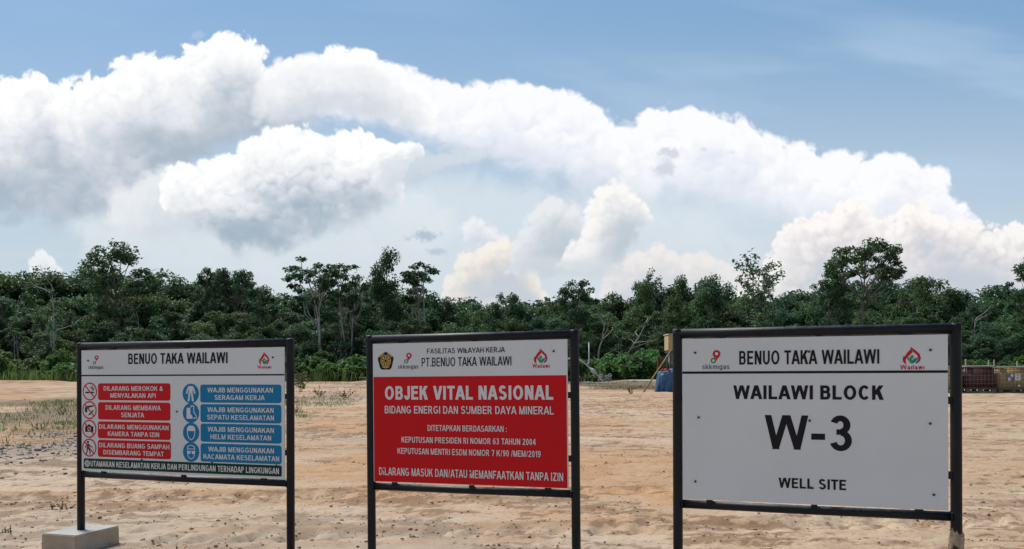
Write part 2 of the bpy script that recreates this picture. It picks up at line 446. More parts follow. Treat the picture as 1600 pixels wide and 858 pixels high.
_Q = {}
def qsel(name, fn, lo, hi, x, y):
    """fn's noise cut between its own lo and hi quantiles (so that a known share of the ground is covered)"""
    if name not in _Q:
        r = np.random.RandomState(1); v = fn(r.uniform(-60, 60, 30000), r.uniform(0, 60, 30000)); _Q[name] = np.quantile(v, (lo, hi))
    return sst(_Q[name][0], _Q[name][1], fn(x, y))
def pale_n(x, y): return sst(.35, .6, fb(x*.3, y*.7, 280, 3))
def ground_fields(x, y):
    """height added to the pad, and masks of what the soil is made of"""
    near = np.clip(1-(y-40)/30., 0, 1)*np.clip((y+2)/3., 0, 1)
    far = 1-near
    wx = x+1.1*(fb(x*.23, y*.3, 3)-.5)*2; wy = y+.9*(fb(x*.2, y*.33, 9)-.5)*2+.06*x
    h = .06*(fb(wx*.10, wy*.16, 20, 3)-.5)+.008*(fb(wx*.6, wy*1.2, 30, 4)-.5)
    rut = np.zeros_like(x); lug = np.zeros_like(x); edge = np.zeros_like(x)
    for (y0, s1, s2, x0, w, k) in TRACKS:
        yc = y0+s1*(x-x0)+s2*(x-x0)**2
        for off in (-.9, .9):
            d = (y-yc-off)/w+.35*(fb(x*1.1, y*1.1, 70, 3)-.5)
            g = np.exp(-d*d*1.6)*k
            rim = np.exp(-(np.abs(d)-1.35)**2*6.)*k*sst(.35, .55, fb(x*.7+off, y*.9, 77, 3))
            h = h-.013*g+.011*rim
            edge = np.maximum(edge, np.exp(-(np.abs(d)-.95)**2*70.)*k*sst(.42, .56, fb(x*1.3+off, y*1.3, 79, 3)))
            rut = np.maximum(rut, g); lug = np.maximum(lug, rim)
            h = h+.012*g*np.sign(np.sin(x*21+np.sign(off)*y*7))*sst(.45, .6, fb(x*.6, y*.6, 75, 3))
    raw = fb(wx*2.2, wy*4.8, 50, 6, .66)
    zone = qsel('zone', lambda p, q: fb(p*.16, q*.36, 40, 4, .6), .30, .75, wx, wy)     # churned stretches
    cl = qsel('clod', lambda p, q: fb(p*2.2, q*4.8, 50, 6, .66), .62, .97, wx, wy)
    fl = qsel('fleck', lambda p, q: fb(p*1.15, q*3.6, 210, 7, .70), .66, .90, wx, wy)
    st = qsel('streak', lambda p, q: fb(p*.45, q*3.0, 230, 7, .64), .74, .95, wx, wy)
    fine = fb(x*12, y*17, 60, 3, .6)
    f2 = qsel('speck', lambda p, q: fb(p*2.6+.3*q, q*6.5, 250, 5, .74), .62, .86, wx, wy)
    f3 = qsel('shred', lambda p, q: fb(p*1.1-.4*q, q*4.2, 270, 6, .74), .70, .90, wx, wy)
    h = h+.014*cl*(.25+zone)+.010*(raw-.5)*(.5+zone)+(fine-.5)*.013*(.5+zone)-.010*st-.006*f2-.008*f3
    mounds = sst(.45, .8, fb(x*.13+3, y*.20, 80, 3))*np.exp(-((y-50-.12*x)/13.)**2)
    h = h*near+mounds*.30*(y > 30)+far*.25*(fb(x*.06, y*.06, 90, 3)-.5)
    # clay: orange subsoil dragged about in streaks
    clay = qsel('clay', lambda p, q: fb(p*.17+4, q*.50, 100, 6, .62), .46, .80, wx, wy)
    clay = np.maximum(clay, .8*sst(.42, .62, fb(x*.10, y*.35, 130, 4))*sst(40, 52, y))
    clay = np.maximum(clay*(.45+.55*sst(.35, .6, raw)), .9*lug*sst(.40, .55, fb(x*.4, y*.4, 78, 3)))
    clay = clay*(1-.65*sst(1.0, 4.5, x)*(1-sst(14, 28, y)))
    crumb = np.clip(fl*(.40+.85*zone)+.95*st*(.40+.60*zone)+.75*lug*cl+.85*edge, 0, 1)
    crumb = np.maximum(crumb, np.maximum(.80*f2*(.45+.55*zone), .85*f3*(.35+.65*pale_n(wx, wy))))
    crumb = crumb*(.35+.65*sst(.40, .56, fb(x*5.5, y*11, 290, 3, .65)))
    pale = qsel('pale', lambda p, q: fb(p*.14+8, q*.36, 110, 5, .6), .45, .8, wx, wy)
    grey = np.exp(-((y-5.3)/1.1)**2)*(1-sst(-1.0, 1.5, x))*.9
    # stubble strips: outer edge of the pad and the far margin
    n1 = fb(x*.35, y*.35, 120, 4)
    veg = sst(.38, .54, n1)*(1-sst(-7, -4.2, x))*np.exp(-((y-21)/8.)**2)
    veg = np.maximum(veg, sst(.26, .42, n1)*sst(33, 37, y)*np.exp(-((x-6)/10.)**2)*.97)
    veg = np.maximum(veg, .8*sst(.46, .62, n1)*np.exp(-((y-34)/7.)**2)*np.exp(-((x+10)/5.)**2))
    veg = np.maximum(veg, sst(59, 64, y+2.5*(n1-.5)))
    gravel = sst(.36, .54, fb(x*.5, y*.4, 140, 4))*np.exp(-((x+7.4)/2.2)**2)*np.exp(-((y-12.6)/2.8)**2)
    gravel = np.clip(gravel*1.5+.8*sst(.45, .6, n1)*np.exp(-((x+8.5)/3.5)**2)*np.exp(-((y-28)/3)**2), 0, 1)
    return h, clay, crumb, pale, grey, veg, gravel

def axis(fine, lim, grow, end):
    a = [0.]; s = fine
    while a[-1] < end:
        if a[-1] > lim: s *= grow
        a.append(a[-1]+s)
    return np.array(a)
def make_ground():
    xp = axis(.036, 5.2, 1.02, 1400.)
    gx = np.concatenate([-xp[:0:-1], xp])
    ys = [2.6]
    while ys[-1] < 1400: ys.append(ys[-1]+max(.026, ys[-1]*.0072)*(1 if ys[-1] < 100 else 6))
    back = -axis(.4, 1., 1.25, 300.)[::-1]+2.2
    gy = np.concatenate([back, np.array(ys)])
    X, Y = np.meshgrid(gx, gy)
    h, clay, crumb, pale, grey, veg, gravel = ground_fields(X, Y)
    for (cx, cy) in FOOTS:      # soil packed level round the sign footings
        k = np.exp(-(((X-cx)/.38)**2+((Y-cy)/.38)**2)**2)
        h = h*(1-k)-.005*k
    Z = ground_z(X, Y)+h
    V = np.stack([X, Y, Z], -1).reshape(-1, 3)
    ny, nx = X.shape; i = np.arange(ny*nx).reshape(ny, nx)
    F = np.stack([i[:-1, :-1], i[:-1, 1:], i[1:, 1:], i[1:, :-1]], -1).reshape(-1, 4)
    t = NT('sandy_soil')
    m1 = t.attr('soil').outputs['Color']; m2 = t.attr('cover').outputs['Color']
    s1 = t.node('ShaderNodeSeparateColor'); t.l.new(m1, s1.inputs[0]); s2 = t.node('ShaderNodeSeparateColor'); t.l.new(m2, s2.inputs[0])
    p = t.geo((1, 1.6, 1))
    big = t.noise(.55, 5, .6, p, .4); mid = t.noise(3.2, 6, .65, p, .5); sm = t.noise(24, 5, .7, p); gr = t.noise(130, 3, .6, p)
    c = t.mix(t.rng(big, .38, .62), SAND_A, SAND_B)
    c = t.mix(t.math('MULTIPLY', s1.outputs[2], .6), c, SAND_PALE)
    c = t.mix(t.math('MULTIPLY', s1.outputs[0], .85), c, CLAY)
    c = t.mix(t.math('MULTIPLY', t.rng(mid, .50, .60), .28), c, SAND_DK)
    c = t.mix(t.math('MULTIPLY', t.rng(t.math('ADD', s1.outputs[1], t.math('MULTIPLY', t.math('SUBTRACT', sm, .5), .9)), .16, .70), .80), c, CRUMB)
    c = t.mix(t.math('MULTIPLY', t.rng(sm, .53, .60), .42), c, CRUMB)
    c = t.mix(t.math('MULTIPLY', s2.outputs[2], .55), c, t.mix(t.rng(sm, .35, .65), (.37, .315, .25), (.46, .395, .32)))
    c = t.mix(t.math('MULTIPLY', s2.outputs[0], .85), c, t.mix(t.rng(mid, .35, .65), (.115, .10, .058), (.20, .165, .10)))
    c = t.mix(t.math('MULTIPLY', s2.outputs[1], t.rng(sm, .3, .6)), c, (.29, .26, .225))
    c = t.mix(.22, c, t.mix(t.rng(gr, .3, .7), (.5, .5, .5), (1, 1, 1)), 'MULTIPLY')
    hb = t.math('ADD', t.math('MULTIPLY', sm, .6), t.math('MULTIPLY', gr, .25))
    t.bump(hb, .55, .02)
    t.fin(c, .95, 0, .15)
    soil = np.stack([clay, crumb, pale, np.ones_like(pale)], -1); cover = np.stack([veg, gravel, grey, np.ones_like(veg)], -1)
    me = np_mesh('ground', V, F, t.mat, {'soil': ('FLOAT_COLOR', 'POINT', soil), 'cover': ('FLOAT_COLOR', 'POINT', cover)}, True)
    tag(link('ground', me), kind='structure')
SAND_A, SAND_B, SAND_PALE, SAND_DK = (.53, .405, .28), (.485, .352, .23), (.585, .475, .355), (.37, .26, .168)
CLAY, CRUMB = (.50, .28, .135), (.225, .14, .08)
FOOTS = []

# ------------------------------------------------------------------ sign lettering: a bold grotesque drawn with bars and rings
class Flat:
    """flat printed shapes on a panel; every piece lies a little proud of the one below it"""
    def __init__(s, n0=0.0): s.mb = MB(); s.n = n0; s.k = 0
    def poly(s, pts, mi=0):
        n = s.n+s.k*4e-5; s.k += 1
        s.mb.poly([(u, -n, v) for u, v in pts], mi)
    def strip(s, inner, outer, mi=0):
        n = s.n+s.k*4e-5; s.k += 1
        for i in range(len(inner)-1):
            s.mb.poly([(q[0], -n, q[1]) for q in (inner[i], outer[i], outer[i+1], inner[i+1])], mi)
    def ring(s, cx, cy, rx, ry, tx, ty, a0=0, a1=360, mi=0, n=None):
        n = n or max(6, int(abs(a1-a0)/13))
        A = [R(a0+(a1-a0)*i/n) for i in range(n+1)]
        o = [(cx+rx*math.cos(a), cy+ry*math.sin(a)) for a in A]; i_ = [(cx+(rx-tx)*math.cos(a), cy+(ry-ty)*math.sin(a)) for a in A]
        s.strip(i_, o, mi)
    def disc(s, cx, cy, rx, ry=None, mi=0, n=28):
        ry = ry or rx
        s.poly([(cx+rx*math.cos(2*math.pi*i/n), cy+ry*math.sin(2*math.pi*i/n)) for i in range(n)], mi)
    def rrect(s, u0, v0, u1, v1, r, mi=0):
        p = []
        for (cx, cy, a) in ((u1-r, v1-r, 0), (u0+r, v1-r, 90), (u0+r, v0+r, 180), (u1-r, v0+r, 270)):
            for k in range(6):
                w = R(a+18*k); p.append((cx+r*math.cos(w), cy+r*math.sin(w)))
        s.poly(p, mi)
    def line(s, pts, w, mi=0):
        """thick polyline with mitred joints"""
        P = [Vector(p) for p in pts]; L = []; Q = []
        for i, p in enumerate(P):
            a = (P[i]-P[i-1]).normalized() if i else (P[1]-P[0]).normalized()
            b = (P[i+1]-P[i]).normalized() if i < len(P)-1 else a
            m = (a+b).normalized() if (a+b).length > 1e-4 else a
            nrm = Vector((-m.y, m.x)); k = w/2/max(.5, nrm.dot(Vector((-a.y, a.x))))
            L.append(tuple(p+nrm*k)); Q.append(tuple(p-nrm*k))
        s.strip(L, Q, mi)
    def build(s, name, mats, parent): return s.mb.build(name, mats, parent)

def glyph(ch, t, h):
    """(shapes, width) of one capital, cap height 1; t stem, h bar.  shapes: R rect, D slanted bar, A ring piece"""
    Rr = lambda x0, y0, x1, y1: ('P', [(x0, y0), (x1, y0), (x1, y1), (x0, y1)])
    def D(xb, yb, xt, yt, w=None):
        w = w or t*1.08
        return ('P', [(xb-w/2, yb), (xb+w/2, yb), (xt+w/2, yt), (xt-w/2, yt)])
    A = lambda cx, cy, rx, ry, a0, a1: ('A', cx, cy, rx, ry, a0, a1)
    w = .74
    if ch == 'A': w = .92; return [D(t*.5, 0, w/2-.02, 1), D(w-t*.5, 0, w/2+.02, 1), Rr(.22, .22, w-.22, .22+h)], w
    if ch == 'B': w = .74; return [Rr(0, 0, t, 1), Rr(t, 1-h, w-.30, 1), Rr(t, .44, w-.27, .44+h), Rr(t, 0, w-.27, h), A(w-.30, .72, .265, .28, -90, 90), A(w-.27, .302, .27, .302, -90, 90)], w
    if ch == 'C': w = .82; return [A(w/2, .5, w/2, .51, 42, 318)], w
    if ch == 'D': w = .78; return [Rr(0, 0, t, 1), Rr(t, 0, w-.40, h), Rr(t, 1-h, w-.40, 1), A(w-.40, .5, .40, .5, -90, 90)], w
    if ch == 'E': w = .68; return [Rr(0, 0, t, 1), Rr(t, 0, w, h), Rr(t, 1-h, w, 1), Rr(t, .43, w-.05, .43+h)], w
    if ch == 'F': w = .64; return [Rr(0, 0, t, 1), Rr(t, 1-h, w, 1), Rr(t, .42, w-.08, .42+h)], w
    if ch == 'G': w = .86; return [A(w/2, .5, w/2, .51, 42, 322), Rr(w*.52, .36, w-.02, .36+h), Rr(w-.02-t*.9, .10, w-.02, .36)], w
    if ch == 'H': w = .76; return [Rr(0, 0, t, 1), Rr(w-t, 0, w, 1), Rr(t, .43, w-t, .43+h)], w
    if ch == 'I': return [Rr(0, 0, t, 1)], t
    if ch == 'J': w = .58; return [Rr(w-t, .30, w, 1), A(w/2, .30, w/2, .315, 180, 360)], w
    if ch == 'K': w = .82; return [Rr(0, 0, t, 1), D(t*.8, .36, w-t*.72, 1, t*1.3), D(w-t*.62, 0, .42, .62, t*1.25)], w
    if ch == 'L': w = .66; return [Rr(0, 0, t, 1), Rr(t, 0, w, h)], w
    if ch == 'M': w = .90; return [Rr(0, 0, t*.92, 1), Rr(w-t*.92, 0, w, 1), D(w/2-.02, 0, t*.62, 1, t*.95), D(w/2+.02, 0, w-t*.62, 1, t*.95)], w
    if ch == 'N': w = .76; return [Rr(0, 0, t, 1), Rr(w-t, 0, w, 1), D(w-t*.62, 0, t*.62, 1, t*1.12)], w
    if ch == 'O': w = .90; return [A(w/2, .5, w/2, .512, 0, 360)], w
    if ch in 'PR':
        w = .71 if ch == 'P' else .78
        s = [Rr(0, 0, t, 1), Rr(t, 1-h, .42, 1), Rr(t, .40, .42, .40+h), A(.42, .70, .28, .30, -90, 90)]
        if ch == 'R': s.append(D(w-t*.6, 0, .40, .42, t*1.2))
        return s, w
    if ch == 'S': w = .74; return [A(w/2-.01, .726, w/2-.04, .286, 22, 270), A(w/2, .290, w/2, .302, 90, -158)], w
    if ch == 'T': w = .74; return [Rr(0, 1-h, w, 1), Rr(w/2-t/2, 0, w/2+t/2, 1-h)], w
    if ch == 'U': w = .76; return [Rr(0, .36, t, 1), Rr(w-t, .36, w, 1), A(w/2, .36, w/2, .375, 180, 360)], w
    if ch == 'V': w = .88; return [D(w/2-.02, 0, t*.5, 1), D(w/2+.02, 0, w-t*.5, 1)], w
    if ch == 'W': w = 1.30; return [D(.34, 0, t*.5, 1, t), D(.32, 0, w/2-.02, 1, t), D(w-.32, 0, w/2+.02, 1, t), D(w-.34, 0, w-t*.5, 1, t)], w
    if ch == 'Y': w = .88; return [Rr(w/2-t/2, 0, w/2+t/2, .44), D(w/2-.03, .40, t*.55, 1, t*1.15), D(w/2+.03, .40, w-t*.55, 1, t*1.15)], w
    if ch == 'Z': w = .72; return [Rr(0, 0, w, h), Rr(.04, 1-h, w, 1), D(t*.72, h, w-t*.70, 1-h, t*1.35)], w
    if ch == '0': w = .62; return [A(w/2, .5, w/2, .512, 0, 360)], w
    if ch == '1': w = .40; return [Rr(w-t, 0, w, 1), D(.10, .70, w-t*.9, 1, t*.9)], w
    if ch == '2': w = .64; return [A(w/2, .70, w/2, .31, 168, -28), D(t*.62, h, w-t*.55, .62, t*1.2), Rr(0, 0, w, h)], w
    if ch == '3': w = .64; return [A(w/2-.01, .735, w/2-.03, .277, 160, -90), A(w/2, .292, w/2, .304, 90, -162), Rr(.20, .458, w/2, .458+h*.93)], w
    if ch == '4': w = .68; return [Rr(w-.14-t, 0, w-.14, 1), Rr(0, .21, w, .21+h), D(t*.5, .36, w-.18-t*.5, 1, t*.95)], w
    if ch == '6': w = .63; return [A(w/2, .315, w/2, .327, 0, 360), A(w/2+.02, .5, w/2+.02, .512, 45, 200)], w
    if ch == '7': w = .62; return [Rr(0, 1-h, w, 1), D(.22, 0, w-t*.55, 1-h, t*1.1)], w
    if ch == '9': w = .63; return [A(w/2, .685, w/2, .327, 0, 360), A(w/2-.02, .5, w/2+.02, .512, 225, 380)], w
    if ch == '&': w = .88; return [A(.40, .76, .23, .25, 0, 360), A(.36, .26, .36, .27, 60, 330), D(w-t*.6, 0, .26, .66, t*1.1), D(.62, .12, .78, .46, t*.9)], w
    if ch == '.': return [Rr(0, 0, t, t)], t
    if ch == ':': return [Rr(0, 0, t, t), Rr(0, .5, t, .5+t)], t
    if ch == '/': w = .36; return [D(t*.35, 0, w-t*.35, 1, t*.7)], w
    if ch == '-': w = .40; return [Rr(0, .30, w, .30+h*1.08)], w
    # lower case, x height .72
    if ch == 's': w = .52; return [A(w/2-.01, .53, w/2-.02, .205, 22, 270), A(w/2, .205, w/2, .217, 90, -158)], w
    if ch == 'k': w = .56; return [Rr(0, 0, t, 1), D(t*.8, .26, w-t*.6, .72, t*1.2), D(w-t*.6, 0, .28, .44, t*1.2)], w
    if ch == 'm': w = .86; return [Rr(0, 0, t, .72), Rr(w/2-t/2, 0, w/2+t/2, .5), Rr(w-t, 0, w, .5), A(w*.25+t*.25, .48, w*.25+t*.25, .25, 0, 180), A(w*.75-t*.25, .48, w*.25+t*.25, .25, 0, 180)], w
    if ch == 'i': return [Rr(0, 0, t, .72)], t
    if ch == 'j': return [Rr(0, 0, t, .72), Rr(0, .84, t, 1)], t
    if ch == 'l': return [Rr(0, 0, t, 1)], t
    if ch == 'g': w = .58; return [A(w/2, .37, w/2, .365, 0, 360), Rr(w-t, -.06, w, .72), A(w/2, -.02, w/2, .22, 190, 360)], w
    if ch == 'a': w = .56; return [A(w/2-.02, .22, w/2-.02, .23, 0, 360), Rr(w-t, 0, w, .5), A(w/2, .48, w/2, .25, 0, 160)], w
    if ch == 'w': w = .80; return [D(.22, 0, t*.5, .72, t), D(.20, 0, w/2, .72, t), D(w-.20, 0, w/2, .72, t), D(w-.22, 0, w-t*.5, .72, t)], w
    return [], .30

BEARING = {'A': .01, 'V': .01, 'Y': .01, 'T': .04, 'J': .05, 'W': .02, 'K': .06, 'L': .08}
def write(fl, txt, u0, u1, v0, v1, mi=0, t=.205, h=.17, gap=.115):
    """set a line of text so that it fills the box u0..u1 with baseline v0 and capitals' top v1"""
    items = []; x = 0.
    for i, ch in enumerate(txt):
        if ch == ' ': x += .46; continue
        sh, w = glyph(ch, t, h)
        lb = BEARING.get(ch, gap*.8)
        if i and txt[i-1] != ' ': x += lb*.9
        items.append((sh, x)); x += w
        rb = BEARING.get(ch, gap*.8)
        if i < len(txt)-1: x += rb*.9
    sx = (u1-u0)/x; sy = v1-v0
    for sh, x0 in items:
        for s in sh:
            if s[0] == 'P': fl.poly([(u0+(x0+p[0])*sx, v0+p[1]*sy) for p in s[1]], mi)
            else:
                _, cx, cy, rx, ry, a0, a1 = s
                fl.ring(u0+(x0+cx)*sx, v0+cy*sy, rx*sx, ry*sy, min(t, rx*.95)*sx, min(h, ry*.95)*sy, a0, a1, mi)

# ------------------------------------------------------------------ the three sign boards stand in one line, turned 18 degrees
M_PIPE = None
POSE = [(-2.123, 4.965, -.225, .312, .003, 1.571), (-.254, 4.359, -.206, .318, .009, 1.165), (1.415, 3.723, -.211, .317, .003, 1.183)]
class Board:
    def __init__(s, x, y, z, yaw, roll, w):
        s.w, s.h, s.yaw, s.roll = w, .8, yaw, roll
        s.U = Vector((math.cos(yaw)*math.cos(roll), -math.sin(yaw)*math.cos(roll), math.sin(roll)))
        s.V = Vector((-math.cos(yaw)*math.sin(roll), math.sin(yaw)*math.sin(roll), math.cos(roll)))
        c = Vector((x, y, CAM_Z+z)); k = c.z/s.V.z
        s.o = c-s.V*k; s.zc = k                     # foot of the board on the ground plane, panel centre above it
        s.N = s.U.cross(s.V)
    def loc(s, px, py):
        """sizes read off the photograph, turned into measures on the board's own plane"""
        d = Vector(((px-800)/1220., 1., (588-py)/1220.)); c = Vector((0, 0, CAM_Z))
        t = (s.o-c).dot(s.N)/d.dot(s.N); p = c+d*t-s.o
        return p.dot(s.U), p.dot(s.V)
    def world(s, u, v): return s.o+s.U*u+s.V*v
BOARDS = [Board(*p) for p in POSE]
PX_POST = [((122, 640), (450.5, 640)), ((576.5, 640), (897, 640)), ((1058, 640), (1495.5, 640))]
PX_TOP = [((285, 538),), ((735, 526.2),), ((1275, 517),)]
PX_LOW = [((285, 748.5),), ((735, 766.4),), ((1275, 798),)]
for b, pp in zip(BOARDS, PX_POST):
    b.posts = [b.loc(*p)[0] for p in pp]
    for u in b.posts:
        q = b.world(u, 0); FOOTS.append((q.x, q.y))
make_ground()

M_PIPE = None
def mats_signs():
    global M_PIPE, M_FOOT, M_WHITE, M_RED, M_BLUE, M_GREEN, M_BLACK, M_LET, M_LRED, M_LGRN, M_LBLU, M_GOLD, M_BOLT, M_MUD, M_GREY
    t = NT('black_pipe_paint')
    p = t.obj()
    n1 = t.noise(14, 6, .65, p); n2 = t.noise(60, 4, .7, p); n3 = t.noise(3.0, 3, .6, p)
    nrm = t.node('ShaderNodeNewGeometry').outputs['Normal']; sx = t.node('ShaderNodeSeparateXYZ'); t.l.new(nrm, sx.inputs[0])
    top_sheen = t.math('MULTIPLY', t.rng(sx.outputs[2], .35, .95), t.rng(t.math('ADD', n1, t.math('MULTIPLY', t.math('SUBTRACT', n2, .5), .7)), .32, .68))  # grey highlight along the upper side of the pipes, broken up by noise
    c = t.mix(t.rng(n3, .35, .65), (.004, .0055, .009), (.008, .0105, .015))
    c = t.mix(t.math('MULTIPLY', top_sheen, .85), c, (.13, .14, .145))  # that highlight is painted into the base colour
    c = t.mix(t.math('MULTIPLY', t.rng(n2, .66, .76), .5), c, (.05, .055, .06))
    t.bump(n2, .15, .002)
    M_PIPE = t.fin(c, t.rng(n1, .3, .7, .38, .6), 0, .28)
    t = NT('footing_concrete')
    p = t.obj(); n1 = t.noise(7, 6, .65, p); n2 = t.noise(70, 5, .7, p); n3 = t.noise(2.6, 3, .5, p)
    nrm = t.node('ShaderNodeNewGeometry').outputs['Normal']; sx = t.node('ShaderNodeSeparateXYZ'); t.l.new(nrm, sx.inputs[0])
    c = t.mix(t.rng(n1, .35, .65), (.38, .37, .34), (.47, .455, .42))
    mud = t.mix(t.rng(n1, .35, .65), (.40, .31, .215), (.47, .375, .27))
    c = t.mix(t.math('MULTIPLY', t.rng(sx.outputs[2], .3, .6, 1, .0), t.rng(n3, .25, .6, .55, .95)), c, mud)
    c = t.mix(t.math('MULTIPLY', t.rng(n2, .60, .70), .5), c, (.24, .22, .19))
    t.bump(n2, .4, .006); M_FOOT = t.fin(c, .92, 0, .2)
    def vinyl(name, col, rough=.42):
        t = NT(name); p = t.obj()
        n1 = t.noise(2.2, 4, .6, p); n2 = t.noise(34, 5, .7, p)
        c = t.mix(t.rng(n1, .3, .7), tuple(x*.95 for x in col), tuple(min(1, x*1.03) for x in col))
        c = t.mix(t.math('MULTIPLY', t.rng(n2, .63, .80), .12), c, (.42, .36, .29))
        return t.fin(c, t.rng(n1, .3, .7, rough-.02, rough+.14), 0, .18)
    M_WHITE = vinyl('white_panel', (.69, .735, .755), .5); M_RED = vinyl('red_vinyl', (.60, .006, .012)); M_BLUE = vinyl('blue_vinyl', (.006, .20, .41)); M_GREEN = vinyl('green_vinyl', (.003, .050, .032))
    M_BLACK = vinyl('black_vinyl', (.010, .011, .015)); M_LET = vinyl('white_vinyl', (.72, .73, .735)); M_GREY = vinyl('grey_vinyl', (.11, .13, .15))
    M_LRED = vinyl('logo_red', (.58, .015, .03)); M_LGRN = vinyl('logo_green', (.05, .30, .10)); M_LBLU = vinyl('logo_blue', (.02, .16, .42)); M_GOLD = vinyl('emblem_gold', (.62, .40, .11))
    M_BOLT = simple('bolt_steel', (.05, .055, .06), .45, .3, 300, .6)
    t = NT('dried_mud'); p = t.obj(); n1 = t.noise(40, 5, .7, p); n2 = t.noise(16, 3, .6, p)
    c = t.mix(t.rng(n1, .4, .6), (.34, .25, .165), (.52, .41, .29)); c = t.mix(t.rng(n2, .58, .64), c, (.07, .055, .045))
    t.bump(n1, .8, .01); M_MUD = t.fin(c, .95, 0, .1)
mats_signs()

P1, P2, P3 = 1e-3, 1.9e-3, 3.4e-3     # print layers above the panel face

def logo_pins(b, panel, px, cr, rr, cg, rg, tx, ty0, ty1):
    """red pin over a green one, with a small grey word under them"""
    fl = Flat(P1)
    (u, v) = b.loc(*cr); k = abs(b.loc(cr[0]+rr, cr[1])[0]-u); kv = abs(b.loc(cr[0], cr[1]-rr)[1]-v)*1.0
    w, z = b.loc(*cg); kk = abs(b.loc(cg[0]+rg, cg[1])[0]-w); kkv = abs(b.loc(cg[0], cg[1]-rg)[1]-z)
    fl.poly([(u-k*.72, v-kv*.7), (u-k*.1, v-kv*1.75), (u+k*.82, v-kv*.55), (u, v)], 0)
    fl.disc(u, v, k, kv, 0); fl.disc(u, v+kv*.05, k*.42, kv*.42, 2)
    fl.poly([(w+kk*.2, z+kkv*.9), (w+kk*1.05, z+kkv*1.35), (w+kk*.95, z+kkv*.1)], 1)
    fl.disc(w, z, kk, kkv, 1); fl.disc(w, z, kk*.45, kkv*.45, 2)
    a = b.loc(tx[0], ty1); c = b.loc(tx[1], ty1); d = b.loc(tx[0], ty0); e = b.loc(tx[1], ty0)
    v0 = (a[1]+c[1])/2; v1 = (d[1]+e[1])/2; v1 = v0+(v1-v0)/.72
    write(fl, 'skkmigas', a[0], c[0], v0, v1, 3, .15, .14, .12)
    fl.build('logo', [M_LRED, M_LGRN, M_WHITE, M_GREY], panel)

def logo_flame(b, panel, x0, x1, y0, y1, tx, ty0, ty1, word='Wailawi'):
    fl = Flat(P1)
    xm = (x0+x1)/2; ym = (y0+y1)/2
    u0, v0 = b.loc(x0, y1)[0], b.loc(xm, y1)[1]; u1, v1 = b.loc(x1, y0)[0], b.loc(xm, y0)[1]
    q = lambda x, y: (u0+(u1-u0)*x, v0+(v1-v0)*y)
    # flame: a thick left tongue and a thin right edge round an open heart
    outer_l = [(.16, .02), (.02, .16), (.0, .34), (.06, .50), (.10, .40), (.17, .56), (.30, .74), (.43, .86), (.44, 1.0)]
    inner_l = [(.20, .05), (.17, .16), (.18, .28), (.20, .38), (.24, .36), (.33, .48), (.45, .60), (.56, .72), (.46, .99)]
    fl.strip([q(*p) for p in inner_l], [q(*p) for p in outer_l], 0)
    fl.strip([q(*p) for p in [(.46, .98), (.60, .70), (.78, .55), (.88, .36), (.84, .18), (.78, .08)]], [q(*p) for p in [(.46, 1.0), (.70, .82), (.93, .60), (1.0, .36), (.94, .18), (.80, .06)]], 0)
    for i, (mi, d) in enumerate(((1, 0.), (1, .13), (2, .26))):
        fl.line([q(.26+d, .40), q(.47+d*.6, .10+d*.15), q(.66+d*.55, .34+d*.1)] if i < 2 else [q(.58, .10), q(.86, .40)], abs(u1-u0)*.085, mi)
    fl.poly([q(.40, .46), q(.54, .56), q(.62, .44), q(.50, .30)], 1)
    fl.line([q(.72, .07), q(.88, .26)], abs(u1-u0)*.07, 2)
    a = b.loc(tx[0], ty1); c = b.loc(tx[1], ty1); e = b.loc((tx[0]+tx[1])/2, ty0)
    write(fl, word, a[0], c[0], (a[1]+c[1])/2, e[1], 0, .19, .15, .12)
    fl.build('logo', [M_LRED, M_LGRN, M_LBLU], panel)

def line_of_text(b, panel, txt, xl, xr, yb, yt, mat, n=P1, t=.205, h=.17, gap=.115):
    """xl, xr: ends of the line; yb, yt: (left, right) heights of baseline and cap line"""
    a, c = b.loc(xl, yb[0]), b.loc(xr, yb[1]); d, e = b.loc(xl, yt[0]), b.loc(xr, yt[1])
    fl = Flat(n); write(fl, txt, a[0], c[0], (a[1]+c[1])/2, (d[1]+e[1])/2, 0, t, h, gap)
    return fl.build('lettering', mat, panel)

def bolts(b, panel, pts):
    for (x, y) in pts:
        u, v = b.loc(x, y); mb = MB(); r = .0062
        for k in range(1):
            mb.tube([(u, -.0005, v), (u, -.0055, v)], [r, r*.9], 10)
        mb.build('bolt', M_BOLT, panel)

